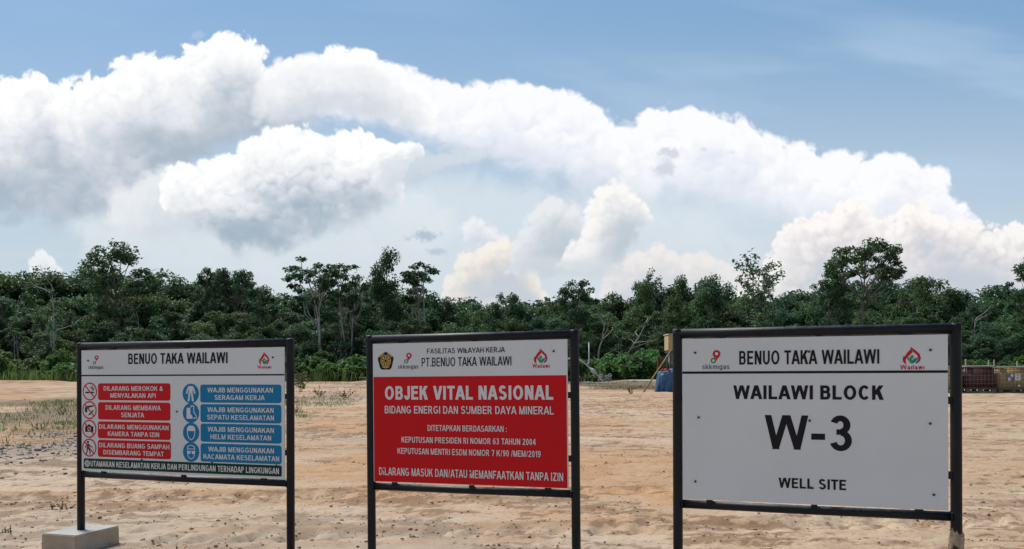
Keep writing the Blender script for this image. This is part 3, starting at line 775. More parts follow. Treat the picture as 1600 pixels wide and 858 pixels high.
def frame(i, label):
    b = BOARDS[i]
    root = empty('sign_board', b.o, (0, -b.roll, -b.yaw))
    tag(root, label, 'sign', 'sign boards on black pipe frames')
    vt = b.loc(*PX_TOP[i][0])[1]; vb = b.loc(*PX_LOW[i][0])[1]
    r = .0242; yo = .022
    uL, uR = b.posts
    for u in (uL, uR):
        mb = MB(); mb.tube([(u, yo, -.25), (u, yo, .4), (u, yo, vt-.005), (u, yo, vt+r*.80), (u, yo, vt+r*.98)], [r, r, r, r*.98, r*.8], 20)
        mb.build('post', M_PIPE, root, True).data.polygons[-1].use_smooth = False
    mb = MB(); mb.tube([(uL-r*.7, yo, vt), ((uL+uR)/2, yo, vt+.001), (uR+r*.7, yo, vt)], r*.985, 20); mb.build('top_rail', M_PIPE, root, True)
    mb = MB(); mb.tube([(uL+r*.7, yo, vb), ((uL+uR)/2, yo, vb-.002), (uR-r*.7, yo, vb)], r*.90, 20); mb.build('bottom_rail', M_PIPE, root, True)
    # weld beads where rails meet posts
    for u, s in ((uL, 1), (uR, -1)):
        mb = MB()
        for k in range(26):
            a = 2*math.pi*k/26; q = r*.93+.0012*math.sin(k*2.1)
            mb.box((u+s*(r*.96-.010*abs(math.cos(a))**2*.55), yo+q*math.sin(a), vb+q*math.cos(a)), (.007, .0068, .0068), Matrix.Rotation(a+.2*k, 3, 'X'))
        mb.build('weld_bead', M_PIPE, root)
    # panel: thin composite sheet
    hw, hh, th = b.w/2, b.h/2, .006
    mb = MB(); mb.box((0, th/2, b.zc), (b.w, th, b.h)); pm = mb.mesh('panel', M_WHITE)
    bm = bmesh.new(); bm.from_mesh(pm); bmesh.ops.bevel(bm, geom=bm.edges[:], offset=.0012, segments=1, affect='EDGES'); bm.to_mesh(pm); bm.free()
    panel = link('panel', pm, root)
    # welded tabs that hold the panel in the frame
    for (du, dv, wd, hd) in ((-.34, 1, .045, .02), (.04, 1, .03, .018), (.36, 1, .045, .02), (-.39, -1, .03, .016), (.02, -1, .028, .016), (.40, -1, .034, .016)):
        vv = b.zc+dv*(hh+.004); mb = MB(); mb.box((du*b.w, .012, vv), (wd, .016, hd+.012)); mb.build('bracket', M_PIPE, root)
    for s, u in ((-1, -hw-.004), (1, hw+.004)):
        for dv in (.10, -.24):
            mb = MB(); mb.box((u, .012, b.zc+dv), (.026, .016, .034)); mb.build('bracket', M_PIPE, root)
    # concrete footings cast round the posts
    for u in (uL, uR):
        mb = MB(); off = (-.004 if u == uL else -.02); fz = .105 if (i == 0 and u == uL) else .03
        cs = [(-.148, -.17), (.148, -.175), (.15, .178), (-.15, .17)]
        lo = [(u+off+x*1.03, yo+y*1.03, -.18) for x, y in cs]; hi = [(u+off+x, yo+y, fz+.003*math.sin(9*x+5*y)) for x, y in cs]
        mb.poly(lo[::-1]); mb.poly(hi)
        for k in range(4): mb.poly([lo[k], lo[(k+1) % 4], hi[(k+1) % 4], hi[k]])
        me = mb.mesh('footing', M_FOOT)
        bm = bmesh.new(); bm.from_mesh(me); bmesh.ops.remove_doubles(bm, verts=bm.verts, dist=1e-5); bmesh.ops.recalc_face_normals(bm, faces=bm.faces)
        bmesh.ops.bevel(bm, geom=bm.edges[:], offset=.006, segments=2, affect='EDGES')
        bm.to_mesh(me); bm.free(); link('footing', me, root)
    return b, root, panel

def zz(S, O, pts): return [(O[0]+x/S, O[1]+y/S) for x, y in pts]

# --- the safety rules board
def safety_board():
    b, root, panel = frame(0, 'wide board of red prohibition and blue safety gear rules above a green strip')
    S, O = 3.4316, (100, 520)
    X = lambda x: O[0]+x/S
    Yy = lambda y: O[1]+y/S
    T = lambda txt, xl, xr, yb, yt, mat, **k: line_of_text(b, panel, txt, X(xl), X(xr), (Yy(yb[0]), Yy(yb[1])), (Yy(yt[0]), Yy(yt[1])), mat, **k)
    T('BENUO TAKA WAILAWI', 345, 878, (167, 164), (110, 106), M_BLACK, t=.22, h=.16)
    v = (b.loc(X(90), Yy(226))[1]+b.loc(X(1180), Yy(229))[1])/2
    fl = Flat(P1); fl.poly([(-b.w/2+.001, v-.0045), (b.w/2-.001, v-.0045), (b.w/2-.001, v+.0045), (-b.w/2+.001, v+.0045)]); fl.build('divider_line', M_BLACK, panel)
    def plate(xl, xr, tl, tr, bl, br, mat, r=.017):
        u0 = b.loc(X(xl), Yy((tl+bl)/2))[0]; u1 = b.loc(X(xr), Yy((tr+br)/2))[0]
        v1 = (b.loc(X(xl), Yy(tl))[1]+b.loc(X(xr), Yy(tr))[1])/2; v0 = (b.loc(X(xl), Yy(bl))[1]+b.loc(X(xr), Yy(br))[1])/2
        fl = Flat(P1); fl.rrect(u0, v0, u1, v1, r); fl.build('text_plate', mat, panel)
        return u0, u1, v0, v1
    def two(pl, l1, a1, l2, a2):
        u0, u1, v0, v1 = pl; H = v1-v0; ch = H*.265
        ym = Yy(320)
        for txt, (xa, xb), c in ((l1, a1, .70), (l2, a2, .29)):
            fl = Flat(P2); ua = b.loc(X(xa), ym)[0]; ub = b.loc(X(xb), ym)[0]
            write(fl, txt, ua, ub, v0+H*c-ch/2, v0+H*c+ch/2, 0, .19, .16); fl.build('lettering', M_LET, panel)
    reds = [((183, 571, 270, 272, 361, 365), 'DILARANG MEROKOK &', (214, 533), 'MENYALAKAN API', (250, 494)),
            ((183, 571, 371, 376, 466, 471), 'DILARANG MEMBAWA', (224, 521), 'SENJATA', (307, 431)),
            ((182, 572, 475, 482, 566, 575), 'DILARANG MENGGUNAKAN', (189, 563), 'KAMERA TANPA IZIN', (235, 512)),
            ((182, 574, 573, 585, 664, 680), 'DILARANG BUANG SAMPAH', (189, 567), 'DISEMBARANG TEMPAT', (212, 537))]
    blues = [((731, 1166, 277, 279, 374, 378), 'WAJIB MENGGUNAKAN', (770, 1123), 'SERAGAM KERJA', (808, 1078)),
             ((732, 1166, 382, 387, 479, 487), 'WAJIB MENGGUNAKAN', (770, 1126), 'SEPATU KESELAMATAN', (768, 1128)),
             ((733, 1167, 487, 494, 583, 596), 'WAJIB MENGGUNAKAN', (771, 1127), 'HELM KESELAMATAN', (786, 1112)),
             ((733, 1167, 593, 604, 690, 706), 'WAJIB MENGGUNAKAN', (774, 1127), 'KACAMATA KESELAMATAN', (748, 1155))]
    for (p, a, xa, c, xc) in reds: two(plate(*p, M_RED), a, xa, c, xc)
    for (p, a, xa, c, xc) in blues: two(plate(*p, M_BLUE), a, xa, c, xc)
    # green strip
    pl = plate(106, 1168, 672, 713, 724, 775, M_GREEN, .010)
    H = pl[3]-pl[2]; ua = b.loc(X(144), Yy(700))[0]; ub = b.loc(X(1157), Yy(745))[0]
    fl = Flat(P2); write(fl, 'UTAMAKAN KESELAMATAN KERJA DAN PERLINDUNGAN TERHADAP LINGKUNGAN', ua, ub, pl[2]+H*.24, pl[2]+H*.78, 0, .20, .16); fl.build('lettering', M_LET, panel)
    fl = Flat(P2); uc = b.loc(X(126), Yy(699))[0]; vc = pl[2]+H*.5; rr = H*.30
    fl.ring(uc, vc, rr, rr, rr*.3, rr*.3); fl.ring(uc, vc, rr*.5, rr*.5, rr*.25, rr*.25)
    for k in range(8): fl.line([(uc+rr*.95*math.cos(k*math.pi/4), vc+rr*.95*math.sin(k*math.pi/4)), (uc+rr*1.2*math.cos(k*math.pi/4), vc+rr*1.2*math.sin(k*math.pi/4))], rr*.3)
    fl.build('safety_symbol', M_LET, panel)
    # prohibition pictograms
    for k, (x, y) in enumerate(((139, 315), (137, 415), (136, 515), (136, 616))):
        u, v = b.loc(X(x), Yy(y)); r = .060
        fl = Flat(P1); q = lambda a, c: (u+a*r, v+c*r)
        fl.disc(u, v, r, r, 1)
        if k == 0:      # cigarette and smoke
            fl.poly([q(-.62, -.20), q(-.05, -.20), q(-.05, -.02), q(-.62, -.02)], 2); fl.poly([q(.12, -.20), q(.58, -.20), q(.58, -.02), q(.12, -.02)], 2)
            fl.line([q(.30, .10), q(.42, .28), q(.14, .40), q(.24, .62)], .09*r, 2); fl.line([q(.48, .10), q(.62, .32), q(.34, .46), q(.42, .62)], .09*r, 2)
        if k == 1:      # handgun and knife
            fl.poly([q(-.62, .18), q(.62, .42), q(.62, .56), q(-.20, .48), q(-.50, .44)], 2); fl.poly([q(-.66, .30), q(-.34, .36), q(-.30, -.26), q(-.62, -.22)], 2)
            fl.line([q(-.30, .16), q(-.10, .06), q(-.06, .30)], .07*r, 2); fl.poly([q(-.26, -.58), q(.10, -.52), q(.62, -.06), q(.52, .06), q(.10, -.30)], 2)
        if k == 2:      # camera
            fl.poly([q(-.58, -.34), q(.58, -.34), q(.58, .30), q(-.58, .30)], 2); fl.poly([q(-.24, .30), q(.24, .30), q(.16, .48), q(-.16, .48)], 2)
            fl.disc(*q(0, -.02), r*.24, r*.24, 1); fl.disc(*q(0, -.02), r*.15, r*.15, 2)
        if k == 3:      # someone dropping litter
            fl.disc(*q(-.18, .62), r*.15, r*.15, 2); fl.poly([q(-.36, .42), q(.02, .44), q(.0, -.10), q(-.32, -.10)], 2)
            fl.line([q(-.24, -.08), q(-.30, -.40), q(-.44, -.74)], .16*r, 2); fl.line([q(-.08, -.08), q(.10, -.38), q(.12, -.74)], .16*r, 2)
            fl.line([q(-.04, .36), q(.18, .14), q(.44, .10)], .12*r, 2); fl.line([q(-.32, .36), q(-.52, .12), q(-.44, -.10)], .12*r, 2)
            for (a, c) in ((.50, -.02), (.58, -.24), (.50, -.42)): fl.disc(*q(a, c), r*.06, r*.06, 2, 8)
        fl.ring(u, v, r, r, r*.15, r*.15, 0, 360, 0, 40)
        fl.line([q(-.66, .66), q(.66, -.66)], r*.15, 0)
        fl.build('pictogram', [M_LRED, M_LET, M_BLACK], panel)
    # mandatory pictograms
    for k, (x, y) in enumerate(((680, 326), (681, 430), (682, 535), (682, 639))):
        u, v = b.loc(X(x), Yy(y)); r = .0625
        fl = Flat(P1); q = lambda a, c: (u+a*r, v+c*r)
        fl.disc(u, v, r, r, 0, 40)
        if k == 0:      # overalls
            fl.poly([q(-.26, .76), q(.26, .76), q(.22, .08), q(-.22, .08)], 1)
            fl.line([q(-.24, .66), q(-.42, .30), q(-.50, -.02)], .18*r, 1); fl.line([q(.24, .66), q(.42, .30), q(.50, -.02)], .18*r, 1)
            fl.poly([q(-.24, .10), q(-.02, .10), q(-.16, -.78), q(-.38, -.78)], 1); fl.poly([q(.02, .10), q(.24, .10), q(.38, -.78), q(.16, -.78)], 1)
        if k == 1:      # boots
            fl.poly([q(-.52, .52), q(-.08, .52), q(-.06, -.08), q(.18, -.34), q(.20, -.58), q(-.54, -.58)], 1)
            fl.line([q(.00, .74), q(.34, .70), q(.36, .10), q(.66, -.30), q(.66, -.50), q(.28, -.52)], .09*r, 1); fl.line([q(.00, .74), q(.02, .54)], .09*r, 1)
        if k == 2:      # hard hat
            fl.poly([q(-.52, .16), q(.52, .16), q(.48, .46), q(.30, .66), q(0, .72), q(-.30, .66), q(-.48, .46)], 1)
            fl.line([q(-.44, .16), q(-.44, -.20), q(-.28, -.56), q(0, -.74), q(.28, -.56), q(.44, -.20), q(.44, .16)], .08*r, 1)
        if k == 3:      # goggles
            fl.line([q(-.46, .30), q(-.40, .56), q(0, .70), q(.40, .56), q(.46, .30), q(-.46, .30)], .07*r, 1)
            fl.poly([q(-.52, .10), q(-.04, .10), q(-.12, -.20), q(-.42, -.20)], 1); fl.poly([q(.04, .10), q(.52, .10), q(.42, -.20), q(.12, -.20)], 1)
            fl.line([q(-.42, .18), q(-.42, -.26), q(-.26, -.58), q(0, -.72), q(.26, -.58), q(.42, -.26), q(.42, .18)], .07*r, 1)
        fl.build('pictogram', [M_BLUE, M_LET], panel)
    logo_pins(b, panel, None, (X(175), Yy(132)), 3.2, (X(163), Yy(162)), 2.5, (X(131), X(212)), Yy(180), Yy(194))
    logo_flame(b, panel, X(1046), X(1101), Yy(104), Yy(173), (X(1037), X(1112)), Yy(176), Yy(192))
    bolts(b, panel, zz(S, O, [(130, 150), (1120, 132), (606, 423), (418, 681), (795, 697), (1140, 712)]))
safety_board()

# --- the red board
def vital_board():
    b, root, panel = frame(1, 'red board with large white lettering under a white heading, middle of three boards')
    S, O = 3.064, (560, 505)
    X = lambda x: O[0]+x/S
    Yy = lambda y: O[1]+y/S
    T = lambda txt, xl, xr, yb, yt, mat, **k: line_of_text(b, panel, txt, X(xl), X(xr), (Yy(yb[0]), Yy(yb[1])), (Yy(yt[0]), Yy(yt[1])), mat, **k)
    v = (b.loc(X(68), Yy(256))[1]+b.loc(X(1000), Yy(251))[1])/2
    fl = Flat(P1); fl.poly([(-b.w/2+.004, b.zc-.4+.002), (b.w/2-.006, b.zc-.4+.002), (b.w/2-.006, v), (-b.w/2+.004, v)]); fl.build('red_field', M_RED, panel)
    T('FASILITAS WILAYAH KERJA', 329, 702, (146, 139), (121, 115), M_BLACK, t=.155, h=.135)
    T('PT.BENUO TAKA WAILAWI', 303, 733, (207, 203), (166, 159), M_BLACK, t=.17, h=.125)
    T('OBJEK VITAL NASIONAL', 128, 934, (366, 366), (300, 299), M_LET, n=P2, t=.25, h=.19)
    T('BIDANG ENERGI DAN SUMBER DAYA MINERAL', 127, 937, (430, 438), (394, 400), M_LET, n=P2, t=.185, h=.15)
    T('DITETAPKAN BERDASARKAN :', 332, 711, (515, 521), (487, 492), M_LET, n=P2, t=.18, h=.15)
    T('KEPUTUSAN PRESIDEN RI NOMOR 63 TAHUN 2004', 207, 851, (570, 584), (542, 555), M_LET, n=P2, t=.19, h=.155)
    T('KEPUTUSAN MENTRI ESDM NOMOR 7 K/90 /MEM/2019', 188, 874, (625, 641), (597, 611), M_LET, n=P2, t=.18, h=.15)
    T('DILARANG MASUK DAN/ATAU MEMANFAATKAN TANPA IZIN', 100, 982, (725, 757), (688, 718), M_LET, n=P2, t=.185, h=.15)
    # ministry emblem: black five-sided shield with a gold disc of rays
    u, v = b.loc(X(131), Yy(180)); r = abs(b.loc(X(169), Yy(180))[0]-u); rv = abs(b.loc(X(131), Yy(137))[1]-v)
    fl = Flat(P1); q = lambda a, c: (u+a*r, v+c*rv)
    sh = [(0, 1.0), (.25, .90), (.94, .42), (1.0, .20), (.72, -.80), (.50, -.98), (-.50, -.98), (-.72, -.80), (-1.0, .20), (-.94, .42), (-.25, .90)]
    fl.poly([q(*p) for p in sh], 0)
    fl.line([q(-.80, .40), q(-.20, .80)], .10*r, 1); fl.line([q(.80, .40), q(.20, .80)], .10*r, 1)
    fl.disc(*q(0, -.02), r*.66, rv*.66, 1, 30); fl.ring(*q(0, -.02), r*.56, rv*.56, r*.06, rv*.06, 0, 360, 0)
    for k in range(8):
        a = k*math.pi/4+.39; fl.line([q(.20*math.cos(a), -.02+.20*math.sin(a)), q(.48*math.cos(a), -.02+.48*math.sin(a))], .10*r, 0)
    fl.disc(*q(0, -.02), r*.15, rv*.15, 0, 12)
    fl.line([q(-.46, -.66), q(0, -.80), q(.46, -.66)], .10*r, 1)
    fl.build('emblem', [M_BLACK, M_GOLD], panel)
    logo_pins(b, panel, None, (X(242), Yy(155)), 4.3, (X(229), Yy(183)), 3.3, (X(189), X(288)), Yy(203), Yy(218))
    logo_flame(b, panel, X(840), X(905), Yy(122), Yy(195), (X(833), X(916)), Yy(195), Yy(214))
    bolts(b, panel, zz(S, O, [(935, 134), (122, 701), (535, 716), (962, 725), (519, 420), (514, 131)]))
vital_board()

# --- the well board
def well_board():
    b, root, panel = frame(2, 'white well board with large black letters and a thin black rule')
    S, O = 2.6, (1040, 495)
    X = lambda x: O[0]+x/S
    Yy = lambda y: O[1]+y/S
    T = lambda txt, xl, xr, yb, yt, mat, **k: line_of_text(b, panel, txt, X(xl), X(xr), (Yy(yb[0]), Yy(yb[1])), (Yy(yt[0]), Yy(yt[1])), mat, **k)
    T('BENUO TAKA WAILAWI', 299, 868, (193, 192), (138, 133), M_BLACK, t=.22, h=.16)
    v = (b.loc(X(68), Yy(224))[1]+b.loc(X(1143), Yy(226))[1])/2
    fl = Flat(P1); fl.poly([(-b.w/2+.001, v-.0058), (b.w/2-.001, v-.0058), (b.w/2-.001, v+.0058), (-b.w/2+.001, v+.0058)]); fl.build('divider_line', M_BLACK, panel)
    T('WAILAWI BLOCK', 275, 886, (332, 340), (277, 281), M_BLACK, t=.24, h=.19)
    T('W-3', 403, 757, (537, 545), (399, 403), M_BLACK, t=.20, h=.165, gap=.09)
    T('WELL SITE', 459, 733, (692, 707), (652, 664), M_BLACK, t=.235, h=.18)
    logo_pins(b, panel, None, (X(207), Yy(151)), 6.1, (X(194), Yy(178)), 4.4, (X(149), X(259)), Yy(198), Yy(213))
    logo_flame(b, panel, X(963), X(1037), Yy(123), Yy(194), (X(953), X(1051)), Yy(196), Yy(214))
    bolts(b, panel, zz(S, O, [(120, 146), (1076, 135), (134, 409), (1075, 434), (121, 669), (1090, 723), (585, 422), (583, 142), (588, 694)]))
    # mud splashed and dried round the foot of the outer post
    u = b.posts[1]; top = b.loc(1496, 832)[1]
    bm = bmesh.new(); n, rows = 26, 30
    rings = []
    for j in range(rows):
        z = .06+(top-.06)*j/(rows-1); ring = []
        for k in range(n):
            a = 2*math.pi*k/n
            lump = float(vn(np.array([k*.55]), np.array([j*.5]), 7)[0])
            zz_ = z+(.05*(float(vn(np.array([k*.8]), np.array([.5]), 3)[0])-.5)+.012*math.sin(a*2))*(j/(rows-1))**2
            rr = .0242+.0015+.010*lump*(1-.35*(j/(rows-1))**3)+.006*(1-j/(rows-1))
            if j == rows-1: rr = .0238
            ring.append(bm.verts.new((u+rr*math.cos(a), .022+rr*math.sin(a), zz_)))
        rings.append(ring)
    for j in range(rows-1):
        for k in range(n): bm.faces.new((rings[j][k], rings[j][(k+1) % n], rings[j+1][(k+1) % n], rings[j+1][k]))
    me = bpy.data.meshes.new('mud_crust'); bm.to_mesh(me); bm.free(); me.materials.append(M_MUD)
    me.polygons.foreach_set('use_smooth', [True]*len(me.polygons))
    link('mud_crust', me, root)
well_board()

# ------------------------------------------------------------------ vegetation
def leaf_mat(name, c1, c2, c3, trans=.35):
    t = NT(name)
    oi = t.node('ShaderNodeObjectInfo').outputs['Random']
    a = t.attr('leaf_tone').outputs['Fac']
    c = t.mix(t.rng(a, .1, .9), c1, c2)
    c = t.mix(t.math('MULTIPLY', t.rng(oi, .35, 1.), .75), c, c3)
    v = t.math('ADD', .74, t.math('MULTIPLY', t.math('FRACT', t.math('MULTIPLY', oi, 7.31)), .85))
    hs = t.node('ShaderNodeHueSaturation'); t.l.new(t.math('ADD', .47, t.math('MULTIPLY', t.math('FRACT', t.math('MULTIPLY', oi, 3.77)), .055)), hs.inputs['Hue']); t.l.new(v, hs.inputs['Value']); t.l.new(c, hs.inputs['Color']); c = hs.outputs[0]
    t.fin(c, .62, 0, .25)
    tl = t.node('ShaderNodeBsdfTranslucent'); t.l.new(t.mix(.5, c, (.07, .15, .05)), tl.inputs[0])
    mx = t.node('ShaderNodeMixShader'); mx.inputs[0].default_value = trans
    t.l.new(t.b.outputs[0], mx.inputs[1]); t.l.new(tl.outputs[0], mx.inputs[2]); t.l.new(mx.outputs[0], t.out.inputs[0])
    return t.mat
M_LEAF = leaf_mat('dark_leaves', (.030, .080, .046), (.066, .138, .072), (.105, .150, .048))
M_LEAF2 = leaf_mat('olive_leaves', (.042, .090, .048), (.084, .142, .070), (.090, .145, .050))
M_BUSH = leaf_mat('bush_leaves', (.046, .120, .034), (.10, .20, .052), (.11, .175, .042), .45)
M_GRASS = leaf_mat('grass_blades', (.075, .135, .036), (.14, .20, .06), (.12, .15, .06), .45)
M_DRY = leaf_mat('dry_grass', (.10, .10, .05), (.20, .155, .085), (.15, .12, .06), .3)
def bark(name, a, b):
    t = NT(name); n = t.noise(1.3, 5, .65, t.obj((1, 1, .35))); return t.fin(t.mix(t.rng(n, .35, .65), a, b), .9, 0, .15)
M_BARK = bark('grey_bark', (.10, .092, .078), (.21, .20, .175)); M_PALE = bark('pale_bark', (.26, .255, .235), (.46, .45, .42)); M_DARKB = bark('brown_bark', (.06, .048, .036), (.12, .10, .08))

def leaf_cloud(centres, radii, n_each, size, seed, flat=.8, droop=.25, shell=.35):
    """leaf sprays (bent lozenges) filling the clumps: returns V, F (quads), tone"""
    r = np.random.RandomState(seed); Vs = []; Ts = []
    for c, rad, n in zip(centres, radii, n_each):
        d = r.normal(size=(n, 3)); d /= np.linalg.norm(d, axis=1, keepdims=True)+1e-9
        q = r.rand(n)**(.33+shell*0+.15); p = d*q[:, None]*rad*np.array([1, 1, flat])
        p[:, 2] -= droop*rad*.3*(p[:, 0]**2+p[:, 1]**2)/(rad*rad)
        nrm = d*.55+r.normal(size=(n, 3))*.55+np.array([0, 0, .75]); nrm /= np.linalg.norm(nrm, axis=1, keepdims=True)
        t = r.normal(size=(n, 3)); t -= nrm*(t*nrm).sum(1, keepdims=True); t /= np.linalg.norm(t, axis=1, keepdims=True)+1e-9
        b = np.cross(nrm, t)
        s = size*(.55+.9*r.rand(n))[:, None]; w = s*(.38+.25*r.rand(n)[:, None])
        o = p+np.array(c)
        bend = nrm*s*.18
        quad = np.stack([o-t*s*.5-bend, o-b*w*.5+bend*.4, o+t*s*.5-bend, o+b*w*.5+bend*.4], 1)
        Vs.append(quad.reshape(-1, 3)); Ts.append(np.repeat(np.clip(r.rand(n)*.6+.4*r.rand(), 0, 1), 4))
    V = np.concatenate(Vs); T = np.concatenate(Ts)
    F = np.arange(len(V)).reshape(-1, 4)
    return V, F, T

def wob(r, p, d, length, n, curl, lift=0.):
    """a wandering limb: list of points from p along d"""
    pts = [Vector(p)]; d = Vector(d).normalized()
    for k in range(n):
        d = (d+Vector((r.gauss(0, curl), r.gauss(0, curl), r.gauss(0, curl*.6)+lift))).normalized()
        pts.append(pts[-1]+d*length/n)
    return pts
def taper(a, b, n): return [a+(b-a)*(i/(n-1))**.8 for i in range(n)]

def tree_meshes(kind, seed, H=10.):
    """(trunk mesh, crown mesh) of a tree about H tall, its foot at the origin"""
    r = random.Random(seed); mb = MB(); C = []; RD = []; N = []
    mat_l, mat_b = M_LEAF, M_BARK
    def clump(p, rad, n): C.append(tuple(p)); RD.append(rad); N.append(int(n))
    if kind == 'dense':
        tr = wob(r, (0, 0, -.3), (r.gauss(0, .05), r.gauss(0, .05), 1), H*.80, 8, .06, .05); mb.tube(tr, taper(.17, .05, 9), 7)
        for k in range(15):
            f = r.uniform(.26, 1.); i = min(7, int(f*8)); b = tr[i]
            a = r.uniform(0, 6.28); L = H*r.uniform(.16, .30)*(1.15-.55*f)
            br = wob(r, b, (math.cos(a), math.sin(a), r.uniform(.25, .8)), L, 4, .15, .03); mb.tube(br, taper(.065, .02, 5), 5)
            for q in (2, 3, 4):
                p = br[q]+Vector((r.gauss(0, .35), r.gauss(0, .35), r.gauss(0, .25)))
                clump(p, H*r.uniform(.07, .12), 150)
        for k in range(6): clump(tr[-1]+Vector((r.gauss(0, .6), r.gauss(0, .6), r.uniform(-.4, .9))), H*.09, 130)
        size, flat = .27, .72
    elif kind == 'round':
        mat_l = M_LEAF2
        tr = wob(r, (0, 0, -.3), (r.gauss(0, .08), r.gauss(0, .08), 1), H*.62, 7, .08, .05); mb.tube(tr, taper(.19, .07, 8), 7)
        for k in range(13):
            b = tr[r.randint(3, 7)]; a = r.uniform(0, 6.28); L = H*r.uniform(.22, .40)
            br = wob(r, b, (math.cos(a), math.sin(a), r.uniform(.4, 1.3)), L, 5, .14, .02); mb.tube(br, taper(.075, .018, 6), 5)
            for q in (3, 4, 5):
                clump(br[q]+Vector((r.gauss(0, .3), r.gauss(0, .3), r.gauss(0, .2))), H*r.uniform(.065, .105), 130)
        size, flat = .29, .62
    elif kind in ('slender', 'spread', 'umbrella'):
        # a clear stem, and limbs that fan out to tufts set in an open crown
        mat_b = {'slender': M_PALE, 'spread': M_BARK, 'umbrella': M_BARK}[kind]
        zc, rx, rz, n, c0, c1, nl, st_n = {'slender': (.79, .155, .19, 30, .030, .052, 60, r.choice((1, 2, 2))), 'spread': (.72, .25, .27, 60, .042, .075, 80, 1), 'umbrella': (.79, .30, .19, 54, .04, .07, 84, 1)}[kind]
        stems = []
        for q in range(st_n):
            t_ = wob(r, (q*.45, r.gauss(0, .1), -.3), (r.gauss(0, .06)+(.05*q), r.gauss(0, .06), 1), H*.90, 12, .04, .04); stems.append(t_)
            mb.tube(t_, taper(.11 if kind == 'slender' else .19, .03, 13), 7)
        for k in range(n):
            t_ = stems[k % st_n]
            while True:
                d = Vector((r.uniform(-1, 1), r.uniform(-1, 1), r.uniform(-1, 1)))
                if .35 < d.length < 1 and not (kind == 'umbrella' and d.z < -.35): break
            top_ = t_[min(12, int(zc*12/.9))]
            e = Vector((top_.x+d.x*rx*H, top_.y+d.y*rx*H, (zc+d.z*rz)*H))
            if kind == 'spread': e.x = top_.x+(e.x-top_.x)*(1.15-.55*(d.z+1)/2)*1.15; e.y = top_.y+(e.y-top_.y)*(1.15-.55*(d.z+1)/2)*1.15
            i = max(4, min(11, int(((e.z/H)-r.uniform(.06, .20))*12/.9))); s0 = t_[i]
            if k % 2 == 0:
                m_ = s0.lerp(e, .5)+Vector((r.gauss(0, .15), r.gauss(0, .15), r.uniform(-.25, .1)))
                mb.tube([s0, m_, e], [.05 if kind != 'slender' else .032, .032, .012], 5)
            clump(e, H*r.uniform(c0, c1), nl)
        for t_ in stems: clump(t_[-1], H*.045, nl)
        size, flat = (.24, .62)
    elif kind == 'feather':       # thin, see-through crown
        mat_b = M_BARK
        for st in range(2):
            tr = wob(r, (st*.5, 0, -.3), (r.gauss(0, .08), r.gauss(0, .06), 1), H*.92, 10, .05, .04); mb.tube(tr, taper(.10, .025, 11), 6)
            for k in range(14):
                b = tr[r.randint(4, 10)]; a = r.uniform(0, 6.28); L = H*r.uniform(.10, .22)
                br = wob(r, b, (math.cos(a), math.sin(a), r.uniform(.3, 1.1)), L, 5, .18, .02); mb.tube(br, taper(.04, .012, 6), 4)
                for q in (2, 3, 4, 5): clump(br[q], H*r.uniform(.035, .06), 16)
        size, flat = .27, .8
    elif kind == 'bare':          # leaning grey stem with crooked limbs, few leaves
        mat_b = M_PALE
        tr = wob(r, (0, 0, -.3), (r.gauss(0, .22), 0, 1), H*.8, 9, .12, .06); mb.tube(tr, taper(.12, .03, 10), 6)
        for k in range(8):
            b = tr[r.randint(3, 9)]; a = r.uniform(0, 6.28); L = H*r.uniform(.15, .34)
            br = wob(r, b, (math.cos(a), math.sin(a)*.5, r.uniform(.2, .9)), L, 6, .22, .02); mb.tube(br, taper(.05, .014, 7), 5)
            for q in (5, 6):
                if r.random() < .6: clump(br[q], H*.045, 26)
        clump(tr[-1], H*.05, 30)
        size, flat = .30, .7
    V, F, T = leaf_cloud(C, RD, N, size, seed, flat)
    cm = np_mesh('crown', V, F, mat_l, {'leaf_tone': ('FLOAT', 'POINT', T)})
    tm = mb.mesh('trunk', mat_b, True)
    return tm, cm

def bush_mesh(seed, wide=2.4, high=2.2, big=False):
    r = random.Random(seed); C = []; RD = []; N = []
    for k in range(26):
        a = r.uniform(0, 6.28); q = r.random()**.5; x, y = wide*.5*q*math.cos(a), wide*.5*q*math.sin(a)
        z = high*r.uniform(.12, .85)*(1-.45*q*q)
        C.append((x, y, z)); RD.append(r.uniform(.28, .55)*high/2.2); N.append(80 if not big else 70)
    V, F, T = leaf_cloud(C, RD, N, .22 if not big else .30, seed, .8)
    V[:, 2] = np.maximum(V[:, 2], -.05)
    return np_mesh('foliage', V, F, M_BUSH, {'leaf_tone': ('FLOAT', 'POINT', T)})
def bush_stems(seed):
    r = random.Random(seed); mb = MB()
    for k in range(5):
        p = wob(r, (r.gauss(0, .2), r.gauss(0, .2), -.1), (r.gauss(0, .5), r.gauss(0, .5), 1), 1.5, 4, .15); mb.tube(p, taper(.03, .012, 5), 4)
    return mb.mesh('stem', M_DARKB, True)

PROTO = {k: [tree_meshes(k, 100+17*i+sum(map(ord, k))) for i in range(n)] for k, n in (('dense', 6), ('round', 5), ('slender', 4), ('spread', 3), ('umbrella', 2), ('feather', 2), ('bare', 3))}
BUSH = [(bush_stems(i), bush_mesh(40+i, 2.4, 2.2, i % 2 == 1)) for i in range(5)]

